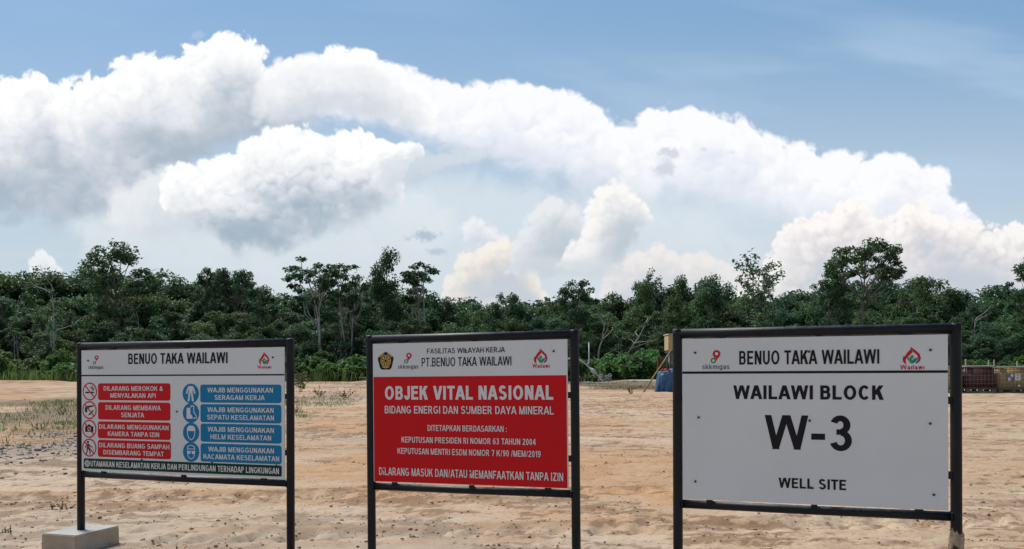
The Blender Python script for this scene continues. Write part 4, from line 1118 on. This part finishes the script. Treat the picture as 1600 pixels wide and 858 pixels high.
def plant_tree(kind, i, px, depth, top, label, group=None, width=1., rz=None, name='forest_tree', cat='tree'):
    """a tree at photo column px and distance depth whose top is at photo row top"""
    x = (px-800)/1220.*depth; zg = float(ground_z(x, depth)); H = CAM_Z+(588-top)/1220.*depth-zg
    tm, cm = PROTO[kind][i % len(PROTO[kind])]
    zmax = max(v[2] for v in np.array(cm_bounds(cm)))
    s = max(.15, H/zmax)
    o = empty(name, (x, depth, zg), (0, 0, rnd.uniform(0, 6.28) if rz is None else rz))
    sw = s**.6*width if s < 1 else s*width
    o.scale = (sw, sw, s)
    tag(o, label, cat, group)
    link('trunk', tm, o); link('crown', cm, o)
    return o
_cb = {}
def cm_bounds(me):
    if me.name not in _cb:
        n = len(me.vertices); a = np.empty(n*3, np.float32); me.vertices.foreach_get('co', a); a = a.reshape(-1, 3)
        _cb[me.name] = [a.min(0), np.percentile(a, 99.7, axis=0)]
    return _cb[me.name]

# skyline of the wood: photo column -> row of the canopy top
SKY_X = [-150, 0, 60, 110, 150, 210, 250, 290, 340, 390, 430, 470, 500, 560, 600, 650, 690, 730, 760, 800, 850, 890, 930, 960, 1000, 1040, 1080, 1130, 1170, 1220, 1260, 1300, 1350, 1400, 1440, 1480, 1530, 1580, 1620, 1760]
SKY_Y = [425, 430, 434, 428, 418, 432, 444, 442, 440, 450, 458, 464, 458, 450, 448, 458, 464, 472, 478, 474, 472, 466, 464, 472, 456, 448, 446, 452, 462, 462, 452, 446, 440, 446, 444, 462, 458, 452, 440, 440]
def sector(px):
    for lim, s in ((120, 'at the grassy edge beyond the rules board'), (455, 'behind the rules board'), (570, 'between the rules board and the red board'), (900, 'behind the red board'), (1050, 'between the red board and the well board'), (1500, 'behind the well board'), (9999, 'beyond the liquid totes')):
        if px < lim: return s
# trees that stand out one by one
HERO = [
    ('spread', 1, 186, 74, 378, 1.05, 'tall dark tree with a wide layered crown, highest behind the rules board'),
    ('spread', 2, 322, 78, 418, .7, 'tree with a rounded open crown showing sky, above the rules board heading'),
    ('umbrella', 1, 362, 78, 419, .7, 'tree with a thin fan of bare forks under a pale crown above the rules board'),
    ('slender', 0, 508, 70, 404, 1.3, 'tall tree with dense tufted crown on pale stem between rules board and red board'),
    ('slender', 1, 530, 73, 412, 1.25, 'white stemmed tree with twin bare stems between rules board and red board'),
    ('slender', 3, 548, 72, 430, 1.0, 'slim white stemmed tree with a small crown beside the twin stemmed one'),
    ('feather', 0, 575, 84, 432, .8, 'pointed dark tree between the tufted tree and the narrow tall tree'),
    ('dense', 2, 606, 78, 394, .52, 'narrow tall tree with a pointed crown standing clear over the red board corner'),
    ('slender', 2, 660, 80, 416, 1.25, 'thin tree with separate tufts of leaves showing sky, above the red board'),
    ('round', 2, 802, 84, 460, .6, 'small flat topped tree just above the wood behind the red board middle'),
    ('spread', 2, 908, 72, 440, .85, 'broad dark tree with a forked crown above the red board corner post'),
    ('bare', 0, 930, 68, 480, 1.2, 'grey tree with crooked bare limbs between the red board and the well board'),
    ('bare', 1, 965, 68, 490, 1.1, 'pale leaning tree with nearly leafless limbs between red board and well board'),
    ('dense', 4, 1002, 76, 440, .6, 'dark upright tree just before the well board post'),
    ('feather', 1, 1036, 80, 420, .8, 'tree with a ragged thin top over the well board corner'),
    ('dense', 1, 1062, 76, 434, .55, 'upright dark bushy tree above the well board corner'),
    ('dense', 5, 1100, 76, 433, .75, 'dense dark double domed tree above the well board heading'),
    ('feather', 0, 1180, 74, 404, 1.05, 'tall sparse tree with see-through feathery crown behind the well board'),
    ('feather', 1, 1208, 76, 418, .7, 'thin wispy tree beside the feathery one behind the well board'),
    ('umbrella', 0, 1338, 70, 378, 1.0, 'big umbrella crowned tree on a pale stem, highest behind the well board'),
    ('spread', 2, 1292, 72, 428, .7, 'dark tree leaning against the umbrella crowned tree'),
    ('round', 3, 1440, 78, 436, .7, 'low spreading tree over the outer corner of the well board'),
    ('spread', 1, 1606, 66, 405, .8, 'layered tree cut by the edge of view beyond the liquid totes'),
    ('bare', 2, 92, 66, 452, .9, 'leaning pale trunk with a bend, at the wood edge beside the rules board'),
]
for (k, i, px, dep, top, w, lab) in HERO:
    plant_tree(k, i, px, dep, top, lab, None, w)
# the rest of the wood, row behind row
KL = {'dense': 'dense dark green tree', 'round': 'round topped olive green tree', 'slender': 'slim pale stemmed tree', 'feather': 'thin leaved tree', 'bare': 'half bare grey stemmed tree'}
for row, (dep, f, step) in enumerate(((69, .50, 37), (75, .68, 31), (82, .84, 27), (91, 1.0, 23))):
    px = -130.+row*9
    while px < 1735:
        q = px+rnd.uniform(-9, 9); d = dep+rnd.uniform(-2.6, 2.6)
        canopy = float(np.interp(q, SKY_X, SKY_Y)); f2 = f*rnd.uniform(.84, 1.04)+(.06 if row == 3 else 0)
        top = 588-(588-canopy)*min(f2, 1.06)
        kind = rnd.choices(('dense', 'round', 'slender', 'feather', 'bare'), (42, 30, 12 if row < 2 else 7, 8, 9 if row < 2 else 0))[0]
        where = ('front rank, ' if row < 2 else 'back rank, ')+sector(q)
        plant_tree(kind, rnd.randrange(6), q, d, top, KL[kind]+', '+where, KL[kind]+'s, '+where, rnd.uniform(.85, 1.15))
        px += step*rnd.uniform(.8, 1.2)
# undergrowth along the edge of the wood
def bush(px, dep, h, w, label, group=None, i=None):
    x = (px-800)/1220.*dep; zg = float(ground_z(x, dep))
    o = empty('bush', (x, dep, zg-.05), (0, 0, rnd.uniform(0, 6.28))); o.scale = (w, w, h)
    st, fo = BUSH[rnd.randrange(5) if i is None else i]
    tag(o, label, 'bush', group); link('stem', st, o); link('foliage', fo, o)
    return o
px = -120.
while px < 1730:
    q = px+rnd.uniform(-8, 8)
    bush(q, rnd.uniform(61.5, 66.5), rnd.uniform(.6, 1.35), rnd.uniform(.9, 1.5), 'leafy green bush, foot of wood, '+sector(q), 'bushes at the foot of the wood '+sector(q))
    px += 16*rnd.uniform(.7, 1.3)
for (q, d, h, w, lab) in ((480, 62.5, 1.25, 1.5, 'big leaved bright bush nearest the rules board outer post'), (540, 62, 1.35, 1.6, 'big leaved bright bush next to the red board inner post'), (512, 64.5, 1.6, 1.4, 'tall bright bush in the middle of the gap between rules board and red board'),
                          (985, 58, 1.35, 1.6, 'bright rounded bush behind the fallen pipe valves'), (1008, 60, 1.6, 1.6, 'tall bright bush behind the blue tarpaulin'), (958, 61, 1.0, 1.2, 'low bush behind the pipe valves')):
    bush(q, d, h, w, lab, None, 1)

def blades(name, n, place, hgt, wid, mat, seed, lean=.35):
    """single grass blades: bent strips of two quads"""
    r = np.random.RandomState(seed); P = place(r, n); n = len(P)
    h = hgt*(.45+.85*r.rand(n)); w = wid*(.6+.8*r.rand(n)); a = r.rand(n)*6.283; l = r.normal(size=(n, 2))*lean*h[:, None]
    s = np.stack([np.cos(a), np.sin(a), np.zeros(n)], 1)*w[:, None]*.5
    m = P+np.stack([l[:, 0]*.3, l[:, 1]*.3, h*.6], 1); t = P+np.stack([l[:, 0], l[:, 1], h*(1-.3*np.minimum(1, np.abs(l).sum(1)/h))], 1)
    V = np.stack([P-s, P+s, m+s*.8, m-s*.8, t+s*.12, t-s*.12], 1).reshape(-1, 3)
    b = np.arange(n)[:, None]*6
    F = np.concatenate([b+np.array([0, 1, 2, 3]), b+np.array([3, 2, 4, 5])])
    T = np.repeat(r.rand(n), 6)
    me = np_mesh(name, V, F, mat, {'leaf_tone': ('FLOAT', 'POINT', T)})
    return tag(link(name, me), kind='stuff')
def on_ground(x, y, dz=0.):
    return np.stack([x, y, ground_z(x, y)+ground_fields(x, y)[0]+dz], 1)
def edge_strip(r, n):
    y = r.uniform(59.5, 66, n); x = r.uniform(-62, 62, n)
    dens = sst(.34, .6, fb(x*.12, y*.25, 200, 3))*np.interp(x, [-62, -25, -18, -8, 0, 5, 12, 62], [1, 1, .8, .7, .5, .6, .5, .7])
    k = r.rand(n) < dens; return on_ground(x[k], y[k])
blades('grass', 42000, edge_strip, 1.0, .06, M_GRASS, 5)
def dry_strip(r, n):
    x = r.uniform(-14, 12, n); y = r.uniform(9, 60, n)
    v = ground_fields(x, y)[5]*(y < 58)
    k = r.rand(n) < v*np.interp(y, [9, 60], [.9, .7]); return on_ground(x[k], y[k])
blades('dry_grass', 90000, dry_strip, .11, .011, M_DRY, 6, .5)
def low_strip(r, n):
    x = r.uniform(-14, -4.6, n); y = r.uniform(13, 26, n)
    d = np.maximum(np.exp(-((y-16.2-.25*(x+7))/1.3)**2), .45*np.exp(-((y-23)/1.6)**2))*sst(.36, .56, fb(x*.6, y*.8, 310, 4))
    k = r.rand(n) < d; return on_ground(x[k], y[k])
blades('low_grass', 34000, low_strip, .10, .012, M_GRASS, 16, .6)
def far_wood():
    """closed mass of far tree tops behind the last rank"""
    r = np.random.RandomState(8); n = 900
    x = r.uniform(-115, 115, n); y = r.uniform(98, 150, n)
    can = np.interp(800+x/y*1220, SKY_X, SKY_Y)
    zt = CAM_Z+(588-can)/1220.*y*r.uniform(.86, .97, n)
    C = []; RD = []; N = []
    for i in range(n):
        zg = float(ground_z(x[i], y[i]))
        for z in np.arange(zg+1., max(zt[i], zg+3), 2.1):
            C.append((x[i], y[i], z)); RD.append(1.9); N.append(34)
    V, F, T = leaf_cloud(C, RD, N, .8, 9, .8)
    tag(link('far_wood', np_mesh('far_wood', V, F, M_LEAF, {'leaf_tone': ('FLOAT', 'POINT', T)})), kind='stuff')
far_wood()

# ------------------------------------------------------------------ loose soil and stones
def stones(name, n, place, size, mat, seed, sq=.7):
    r = np.random.RandomState(seed); P = place(r, n); n = len(P)
    ico = [(-1, 0, 1.618), (1, 0, 1.618), (-1, 0, -1.618), (1, 0, -1.618), (0, 1.618, 1), (0, 1.618, -1), (0, -1.618, 1), (0, -1.618, -1), (1.618, 1, 0), (-1.618, 1, 0), (1.618, -1, 0), (-1.618, -1, 0)]
    fc = [(1, 4, 0), (4, 9, 0), (4, 5, 9), (8, 5, 4), (1, 8, 4), (1, 10, 8), (10, 3, 8), (8, 3, 5), (3, 2, 5), (3, 7, 2), (3, 10, 7), (10, 6, 7), (6, 11, 7), (6, 0, 11), (6, 1, 0), (10, 1, 6), (11, 0, 9), (2, 11, 9), (5, 2, 9), (11, 2, 7)]
    B = np.array(ico)/1.9
    s = size*np.exp(r.normal(size=n)*.45)
    a = r.rand(n)*6.283; ca, sa = np.cos(a), np.sin(a)
    J = B[None]*(1+.30*r.normal(size=(n, 12, 1)))*np.stack([1+.35*r.rand(n), 1+.0*r.rand(n), sq*(.7+.5*r.rand(n))], 1)[:, None]*s[:, None, None]*.5
    V = np.stack([J[..., 0]*ca[:, None]-J[..., 1]*sa[:, None], J[..., 0]*sa[:, None]+J[..., 1]*ca[:, None], J[..., 2]], -1)+P[:, None]+np.array([0, 0, 1.])*(s*.12)[:, None, None]
    F = (np.arange(n)[:, None, None]*12+np.array(fc)[None]).reshape(-1, 3)
    me = np_mesh(name, V.reshape(-1, 3), F, mat, {'tone': ('FLOAT', 'POINT', np.repeat(r.rand(n), 12))}, True)
    return tag(link(name, me), kind='stuff')
def tone_mat(name, a, b):
    t = NT(name); f = t.attr('tone').outputs['Fac']; n = t.noise(60, 4, .6, t.obj()); c = t.mix(t.rng(t.math('ADD', f, t.math('MULTIPLY', t.math('SUBTRACT', n, .5), .6)), 0, 1), a, b)
    t.bump(n, .4, .004); return t.fin(c, .95, 0, .1)
def clod_place(r, n):
    y = 4.2*np.exp(r.rand(n)*1.9); x = (r.rand(n)*2-1)*(y*.72+.6)
    f = ground_fields(x, y); k = r.rand(n) < np.clip(f[2]*1.1+.10*f[1]+.04, 0, 1); return on_ground(x[k], y[k])
stones('soil_clods', 30000, clod_place, .011, tone_mat('clod_soil', (.27, .18, .11), (.46, .335, .215)), 12)
def gravel_place(r, n):
    x = r.uniform(-13, -4, n); y = r.uniform(8, 32, n); f = ground_fields(x, y)[6]; k = r.rand(n) < f; return on_ground(x[k], y[k])
stones('gravel', 22000, gravel_place, .030, tone_mat('gravel_stone', (.15, .135, .12), (.40, .37, .33)), 13, .6)

# ------------------------------------------------------------------ at the far side of the pad: totes, pipe work, covered pump
def at(px, py, Y): return Vector(((px-800)/1220.*Y, Y, CAM_Z+(588-py)/1220.*Y))
def gz(x, y): return float(ground_z(x, y)+ground_fields(np.array([x]), np.array([y]))[0][0])
def tote(px, Y, body, label, plate=False, rz=0., lid=True, w=1.16):
    x = (px-800)/1220.*Y; root = empty('liquid_tote', (x, Y+.5, gz(x, Y)-.02), (0, 0, rz))
    tag(root, label, 'tote', 'caged liquid totes at the edge of the pad')
    # pallet: deck boards on three runners
    mb = MB()
    for yy in (-.42, 0, .42): mb.box((0, yy, .045), (w, .11, .05)); 
    for xx in (-w/2+.09, 0, w/2-.09):
        for yy in (-.42, 0, .42): mb.box((xx, yy, .105), (.15, .10, .07))
    for yy in (-.45, -.27, -.09, .09, .27, .45): mb.box((0, yy, .152), (w, .12, .022))
    mb.build('pallet', M_PALLET, root)
    # bottle
    mb = MB(); mb.box((0, 0, .165+.42), (w-.09, .90, .82)); me = mb.mesh('tank', body)
    bm = bmesh.new(); bm.from_mesh(me); bmesh.ops.bevel(bm, geom=bm.edges[:], offset=.07, segments=3, affect='EDGES'); bm.to_mesh(me); bm.free()
    me.polygons.foreach_set('use_smooth', [True]*len(me.polygons)); link('tank', me, root)
    mb = MB(); mb.tube([(0, 0, .99), (0, 0, 1.035)], .09, 14); mb.build('cap', M_BLKPL, root, False)
    mb = MB(); r = .0105
    for k in range(9):
        u = -w/2+.02+(w-.04)*k/8
        for yy in (-.485, .485): mb.tube([(u, yy, .17), (u, yy, 1.0)], r, 6)
    for k in range(8):
        v = -.485+.97*k/7
        for s in (-1, 1): mb.tube([(s*(w/2-.02), v, .17), (s*(w/2-.02), v, 1.0)], r, 6)
    for k in range(6):
        z = .20+.80*k/5
        mb.tube([(-w/2+.01, -.497, z), (w/2-.01, -.497, z), (w/2-.01, .497, z), (-w/2+.01, .497, z), (-w/2+.01, -.497, z)], r*1.1, 6)
    mb.build('cage', M_CAGE if plate else M_CAGE2, root, True)
    if lid:
        mb = MB(); mb.box((0, 0, 1.022), (w-.02, .98, .014))
        for k in range(3): mb.tube([(-w/2+.03, -.3+.3*k, 1.045), (w/2-.03, -.3+.3*k, 1.045)], .014, 6)
        mb.build('top_cover', M_LID, root)
    if plate:
        mb = MB(); mb.box((-.17, -.515, .62), (.28, .008, .33)); p = mb.build('label_plate', M_GPLATE, root)
        mb = MB(); mb.box((-.20, -.5215, .56), (.10, .003, .12)); mb.box((-.10, -.5215, .70), (.10, .003, .10)); mb.build('label_mark', M_WPLATE, p)
        mb = MB(); mb.box((.13, -.515, .64), (.23, .008, .27)); p = mb.build('label_plate', M_WPLATE, root)
        mb = MB()
        for k in range(4): mb.box((.13, -.5215, .73-.05*k), (.15-.03*(k % 2), .003, .014))
        mb.build('label_mark', M_GPLATE, p)
        mb = MB(); mb.tube([(.16, -.50, .30), (.16, -.56, .30)], .05, 12); mb.tube([(.16, -.54, .30), (.16, -.54, .37)], .018, 8); mb.build('outlet_valve', M_WPLATE, root, True)
    return root
M_PALLET = simple('pallet_wood', (.20, .155, .10), .9, .3, 12); M_TANBODY = simple('tan_plastic', (.50, .37, .19), .5, .12, 3); M_MAROON = simple('maroon_plastic', (.085, .034, .030), .55, .2, 4)
M_CAGE = simple('galvanised_tube', (.30, .24, .15), .5, .2, 10, .4); M_CAGE2 = simple('worn_galvanised_tube', (.20, .15, .13), .5, .25, 10, .4); M_BLKPL = simple('black_plastic', (.015, .015, .016), .5); M_LID = simple('pale_sheet', (.44, .41, .36), .8, .2, 5)
M_GPLATE = simple('grey_label', (.12, .14, .15), .5); M_WPLATE = simple('white_label', (.62, .64, .65), .5); M_STAKE = simple('weathered_stake', (.42, .41, .38), .85, .2, 20)
M_STEEL = simple('white_pipe_paint', (.50, .515, .51), .55, .2, 6); M_VALVE = simple('grey_iron', (.20, .215, .22), .5, .3, 18, .3); M_BLKPIPE = simple('black_poly_pipe', (.018, .018, .018), .5)
M_RUST = simple('rusty_steel', (.15, .062, .035), .9, .4, 14); M_TARP = None; M_TANK = simple('tan_board', (.46, .35, .19), .7, .15, 4); M_DKSTEEL = simple('dark_steel', (.06, .065, .07), .6, .3, 12); M_REDCL = simple('red_cloth', (.42, .055, .045), .85, .2, 20); M_POLE = simple('bamboo_pole', (.27, .195, .105), .8, .25, 14)
tote(1481, 30, M_TANBODY, 'tan liquid tote half hidden behind the well board outer post', rz=.02)
tote(1534, 30, M_MAROON, 'maroon liquid tote in a pale wire cage between two tan totes', rz=-.02)
tote(1584, 30, M_TANBODY, 'tan liquid tote with a grey and a white label plate', plate=True, rz=.03)
tote(1633, 30.2, M_TANBODY, 'tan liquid tote cut off by the edge of view', rz=-.01)
for (q, t, lab) in ((1508.5, 561, 'thin grey stake between the tan and the maroon tote'), (1544, 562.5, 'thin grey stake behind the maroon tote, first of two close together'), (1553, 562, 'thin grey stake behind the corner of the maroon tote'), (1588, 564, 'thin grey stake behind the tote with label plates')):
    Y = 33.; p = at(q, t, Y); g = gz(p.x, Y); mb = MB()
    mb.tube([(0, 0, -.2), (.01, 0, (p.z-g)*.6), (0, 0, p.z-g)], [.03, .028, .026], 7)
    o = mb.build('stake', M_STAKE); o.location = (p.x, Y, g); o.rotation_euler = (0, rnd.uniform(-.04, .04), 0); tag(o, lab, 'stake', 'stakes behind the totes')

# bent vent pipe lying at the wood edge
Y = 54.
root = empty('vent_pipe', (at(930, 597, Y).x, Y, 0)); tag(root, 'white bent pipe with an upright branch at the wood edge', 'pipe')
L = lambda px, py, dy=0.: tuple(Vector((at(px, py, Y).x, Y+dy, at(px, py, Y).z))-Vector(root.location))
mb = MB(); pts = [L(878, 566), L(886, 561), L(896, 559.5), L(905, 562), L(913, 567), L(919, 572.5), L(926, 580)]
mb.tube(pts, .052, 12); mb.build('curved_pipe', M_STEEL, root, True)
mb = MB(); mb.tube([L(920.3, 535.5), L(920.4, 560), L(920, 566.5), L(917.5, 570.5)], .046, 12); mb.build('upright_branch', M_STEEL, root, True)
mb = MB(); a, b_ = Vector(L(922, 575.5)), Vector(L(932, 584.5)); mb.tube([a, a.lerp(b_, .2), a.lerp(b_, .21), a.lerp(b_, .8), a.lerp(b_, .81), b_], [.085, .085, .135, .135, .085, .085], 14); mb.build('coupling', simple('pale_coupling', (.52, .50, .55), .5), root, True)
mb = MB(); mb.tube([L(931, 583.5), L(938, 591), L(943, 598)], .042, 10); mb.build('lower_pipe', M_STEEL, root, True)
# valve set on the ground beside it
root = empty('valve_assembly', (at(946, 592, 55).x, 55, gz(at(946, 592, 55).x, 55))); tag(root, 'cluster of grey iron valves and flanges lying beside the bent white pipe', 'valves')
mb = MB(); mb.tube([(-.55, 0, .10), (.45, 0, .16)], .065, 10); mb.build('body_pipe', M_VALVE, root, True)
for u in (-.45, -.12, .22, .42):
    mb = MB(); mb.tube([(u-.03, 0, .13), (u+.03, 0, .135)], .13, 14); mb.build('flange', M_VALVE, root)
for u, h in ((-.28, .42), (.08, .34), (.32, .46)):
    mb = MB(); mb.tube([(u, 0, .13), (u, 0, h)], [.06, .03], 8); mb.build('bonnet', M_VALVE, root, True)
    mb = MB(); mb.tube([(u+.12*math.cos(k*math.pi/8), .02*math.sin(k), h+.12*math.sin(k*math.pi/8)) for k in range(17)], .016, 6); mb.tube([(u-.12, 0, h), (u+.12, 0, h)], .012, 5); mb.build('handwheel', M_STEEL, root, True)
mb = MB(); mb.tube([(-1.05, .1, .9), (-.62, .05, .35), (-.45, 0, .16)], .03, 8); mb.build('lever', M_DKSTEEL, root, True)
# pipes laid along the ground
def laid(name, x0, x1, Y0, Y1, r, mat, lab, lift=0., n=40):
    mb = MB(); P = []
    for k in range(n+1):
        f = k/n; x = x0+(x1-x0)*f; y = Y0+(Y1-Y0)*f+.12*math.sin(f*9)
        P.append((x, y, float(ground_z(x, y))+r+lift+.05+.02*math.sin(f*23)))
    mb.tube(P, r, 8); o = mb.build(name, mat, None, True); tag(o, lab, 'pipe'); return o
laid('black_pipeline', at(560, 0, 58).x, at(1480, 0, 58).x, 58, 58, .055, M_BLKPIPE, 'thin black pipe laid along the wood edge on low props', .22)
laid('white_pipeline', at(885, 0, 52).x, at(985, 0, 50).x, 52, 50, .035, M_STEEL, 'thin white pipe on the ground before the valves', .0)
laid('white_pipeline', at(985, 0, 49).x, at(1062, 0, 49).x, 49, 49, .085, M_STEEL, 'thick white pipe length lying beside the blue tarpaulin', .04)

# pump under a blue tarpaulin
def tarp():
    Y = 31.; p = at(1055, 600, Y); g = gz(p.x, Y)
    nx, ny = 46, 40; W_, D_, H_ = 1.35, 1.0, .86
    V = []; F = []
    t = NT('blue_tarpaulin'); n = t.noise(7, 4, .6, t.obj()); t.bump(n, .5, .03)
    m = t.fin(t.mix(t.rng(n, .3, .7), (.018, .075, .17), (.05, .15, .28)), .5, 0, .4)
    for j in range(ny+1):
        for i in range(nx+1):
            u = i/nx*2-1; v = j/ny*2-1; q = max(abs(u), abs(v))
            a = math.atan2(v, u); top = .62
            nz = float(vn(np.array([u*3+9]), np.array([v*3+4]), 5)[0])
            if q < top:
                k = q/top; z = H_-.14*k*k+.22*(nz-.5)+.12*max(0, .5-abs(u-.1)); s = q
                x, y = u*W_*.5/top*.92, v*D_*.5/top*.92
            else:
                k = (q-top)/(1-top); fold = .22*k*math.sin(a*9+3*nz)+.13*k*math.sin(a*21+1+2*nz)
                e = top/q; ex, ey = u*e/top, v*e/top
                x = ex*W_*.5*(.92+.10*k+fold*.6); y = ey*D_*.5*(.92+.10*k+fold*.6); z = (H_-.14+.22*(nz-.5))*(1-k**1.1)+.03*(1-k)+.012*nz
            V.append((x, y, z))
    for j in range(ny):
        for i in range(nx):
            b = j*(nx+1)+i; F.append((b, b+1, b+nx+2, b+nx+1))
    me = bpy.data.meshes.new('tarpaulin'); me.from_pydata(V, [], F); me.materials.append(m); me.polygons.foreach_set('use_smooth', [True]*len(F)); me.update()
    o = link('tarpaulin', me); o.location = (p.x, Y, g-.01); tag(o, 'blue tarpaulin draped over a low heap beside the well board post', 'tarpaulin')
    # red cloth on it
    mb = MB(); n = 10
    for j in range(n):
        for i in range(n):
            c = [(i+di, j+dj) for di, dj in ((0, 0), (1, 0), (1, 1), (0, 1))]
            mb.poly([(-.19+.038*a_, -.13+.026*b_, .03*math.sin(a_*1.1+.6*b_)+.022*math.cos(b_*1.4)+.03*(1-((a_-5)/5.)**2)) for a_, b_ in c])
    me = mb.mesh('red_cloth', M_REDCL, True); bm = bmesh.new(); bm.from_mesh(me); bmesh.ops.remove_doubles(bm, verts=bm.verts, dist=1e-4); bm.to_mesh(me); bm.free()
    o = link('red_cloth', me); q = at(1040, 580, Y-.25); o.location = (q.x, Y-.25, g+.845); tag(o, 'crumpled red cloth lying on the blue tarpaulin', 'cloth')
tarp()
# stand that carries a tan box, rusty frame and a leaning pole
Y = 32.4; p = at(1060, 549, Y); g = gz(p.x, Y); zt = p.z-g
root = empty('steel_stand', (p.x, Y, g)); tag(root, 'dark steel stand behind the blue tarpaulin, carrying a tan box', 'stand')
for sx in (-.40, .40):
    for sy in (-.35, .35):
        mb = MB(); mb.box((sx, sy, zt/2-.05), (.06, .06, zt)); mb.build('leg', M_DKSTEEL, root)
mb = MB(); mb.box((0, 0, zt-.03), (.96, .86, .055)); mb.build('deck', M_DKSTEEL, root)
for z in (.55, 1.1):
    mb = MB(); mb.tube([(-.44, -.39, z), (.44, -.39, z+.12)], .025, 6); mb.build('brace', M_DKSTEEL, root)
mb = MB(); mb.box((-.10, .05, 1.42), (.55, .5, .42)); mb.build('motor', simple('grey_machine', (.20, .21, .20), .6, .3), root)
root2 = empty('tan_box', (p.x, Y, g+zt+.002)); tag(root2, 'tan ribbed box on top of the steel stand at the well board corner', 'box')
mb = MB(); mb.box((0, 0, .345), (1.0, .9, .66)); me = mb.mesh('body', M_TANK); bm = bmesh.new(); bm.from_mesh(me); bmesh.ops.bevel(bm, geom=bm.edges[:], offset=.03, segments=2, affect='EDGES'); bm.to_mesh(me); bm.free(); link('body', me, root2)
for u in (-.36, -.12, .12, .36):
    mb = MB(); mb.box((u, -.462, .345), (.05, .02, .60)); mb.build('batten', M_TANK, root2)
mb = MB(); mb.box((0, 0, .69), (1.06, .96, .04)); mb.build('lid', M_LID, root2)
Y = 33.2; p = at(1032, 600, Y); g = gz(p.x, Y); root = empty('rusty_frame', (p.x, Y, g)); tag(root, 'rusty upright steel frame standing behind the blue tarpaulin', 'frame')
zt = at(1032, 556.5, Y).z-g
for u in (-.11, .13):
    mb = MB(); mb.box((u, 0, zt/2-.05), (.055, .08, zt)); mb.build('upright', M_RUST, root)
for z in (zt-.05, zt*.52, zt*.30):
    mb = MB(); mb.box((.01, 0, z), (.30, .06, .05)); mb.build('crossbar', M_RUST, root)
mb = MB(); mb.box((.01, .02, zt*.78), (.18, .03, .40)); mb.build('plate', M_RUST, root)
a, b_ = at(1004.5, 607, 30.2), at(1049, 546.5, 31.6); a.z = gz(a.x, a.y)-.05
mb = MB(); mb.tube([tuple(a), tuple(a.lerp(b_, .35)+Vector((0, 0, .015))), tuple(a.lerp(b_, .7)), tuple(b_)], [.034, .032, .028, .024], 8)
tag(mb.build('bamboo_pole', M_POLE, None, True), 'thin brown pole leaning against the steel stand', 'pole')

# weeds that stand out on the pad
M_DRYST = simple('dry_stalk', (.21, .16, .095), .85, .25, 30)
def weed(px, py, Y_, h, mat, label, seed, spread=.5, n=34):
    r = random.Random(seed); x = (px-800)/1220.*Y_; g = gz(x, Y_); root = empty('weed', (x, Y_, g)); tag(root, label, 'weed', None)
    mb = MB(); C = []
    for k in range(7):
        p = wob(r, (r.gauss(0, .03), r.gauss(0, .03), -.03), (r.gauss(0, spread), r.gauss(0, spread), 1), h*r.uniform(.6, 1.), 5, .12); mb.tube(p, taper(.007, .003, 6), 4); C += [tuple(q) for q in p[2:]]
    mb.build('stem', M_DRYST, root, True)
    V, F, T = leaf_cloud(C, [h*.10]*len(C), [max(2, n//7)]*len(C), h*.14, seed)
    link('foliage', np_mesh('foliage', V, F, mat, {'leaf_tone': ('FLOAT', 'POINT', T)}), root)
for q, (px, Yq, h, mat, lab) in enumerate(((470, 31, .95, M_DRY, 'tall thin brown weed in the gap between the rules board and red board'), (500, 27, .40, M_DRY, 'low brown weed clump near the tall thin weed'), (540, 26, .42, M_DRY, 'low brown weed clump near the red board inner post'), (462, 19, .22, M_DRY, 'small weed beside the rules board outer post'),
        (62, 14.5, .20, M_BUSH, 'green weed beside the gravel patch'), (98, 18, .26, M_DRY, 'brown weed against the rules board inner post'), (8, 5.7, .10, M_DRY, 'dry weed at the edge of view near the concrete footing'), (985, 29, .35, M_DRY, 'dry weed on the pad before the white pipe'), (250, 5.35, .07, M_DRY, 'small dry sprout on bare soil beside the concrete footing'), (285, 5.2, .05, M_DRY, 'tiny dry sprout next to the small sprout'), (100, 6.6, .12, M_DRY, 'thin dry stalks behind the concrete footing'))):
    weed(px, 0, Yq, h, mat, lab, 300+q)
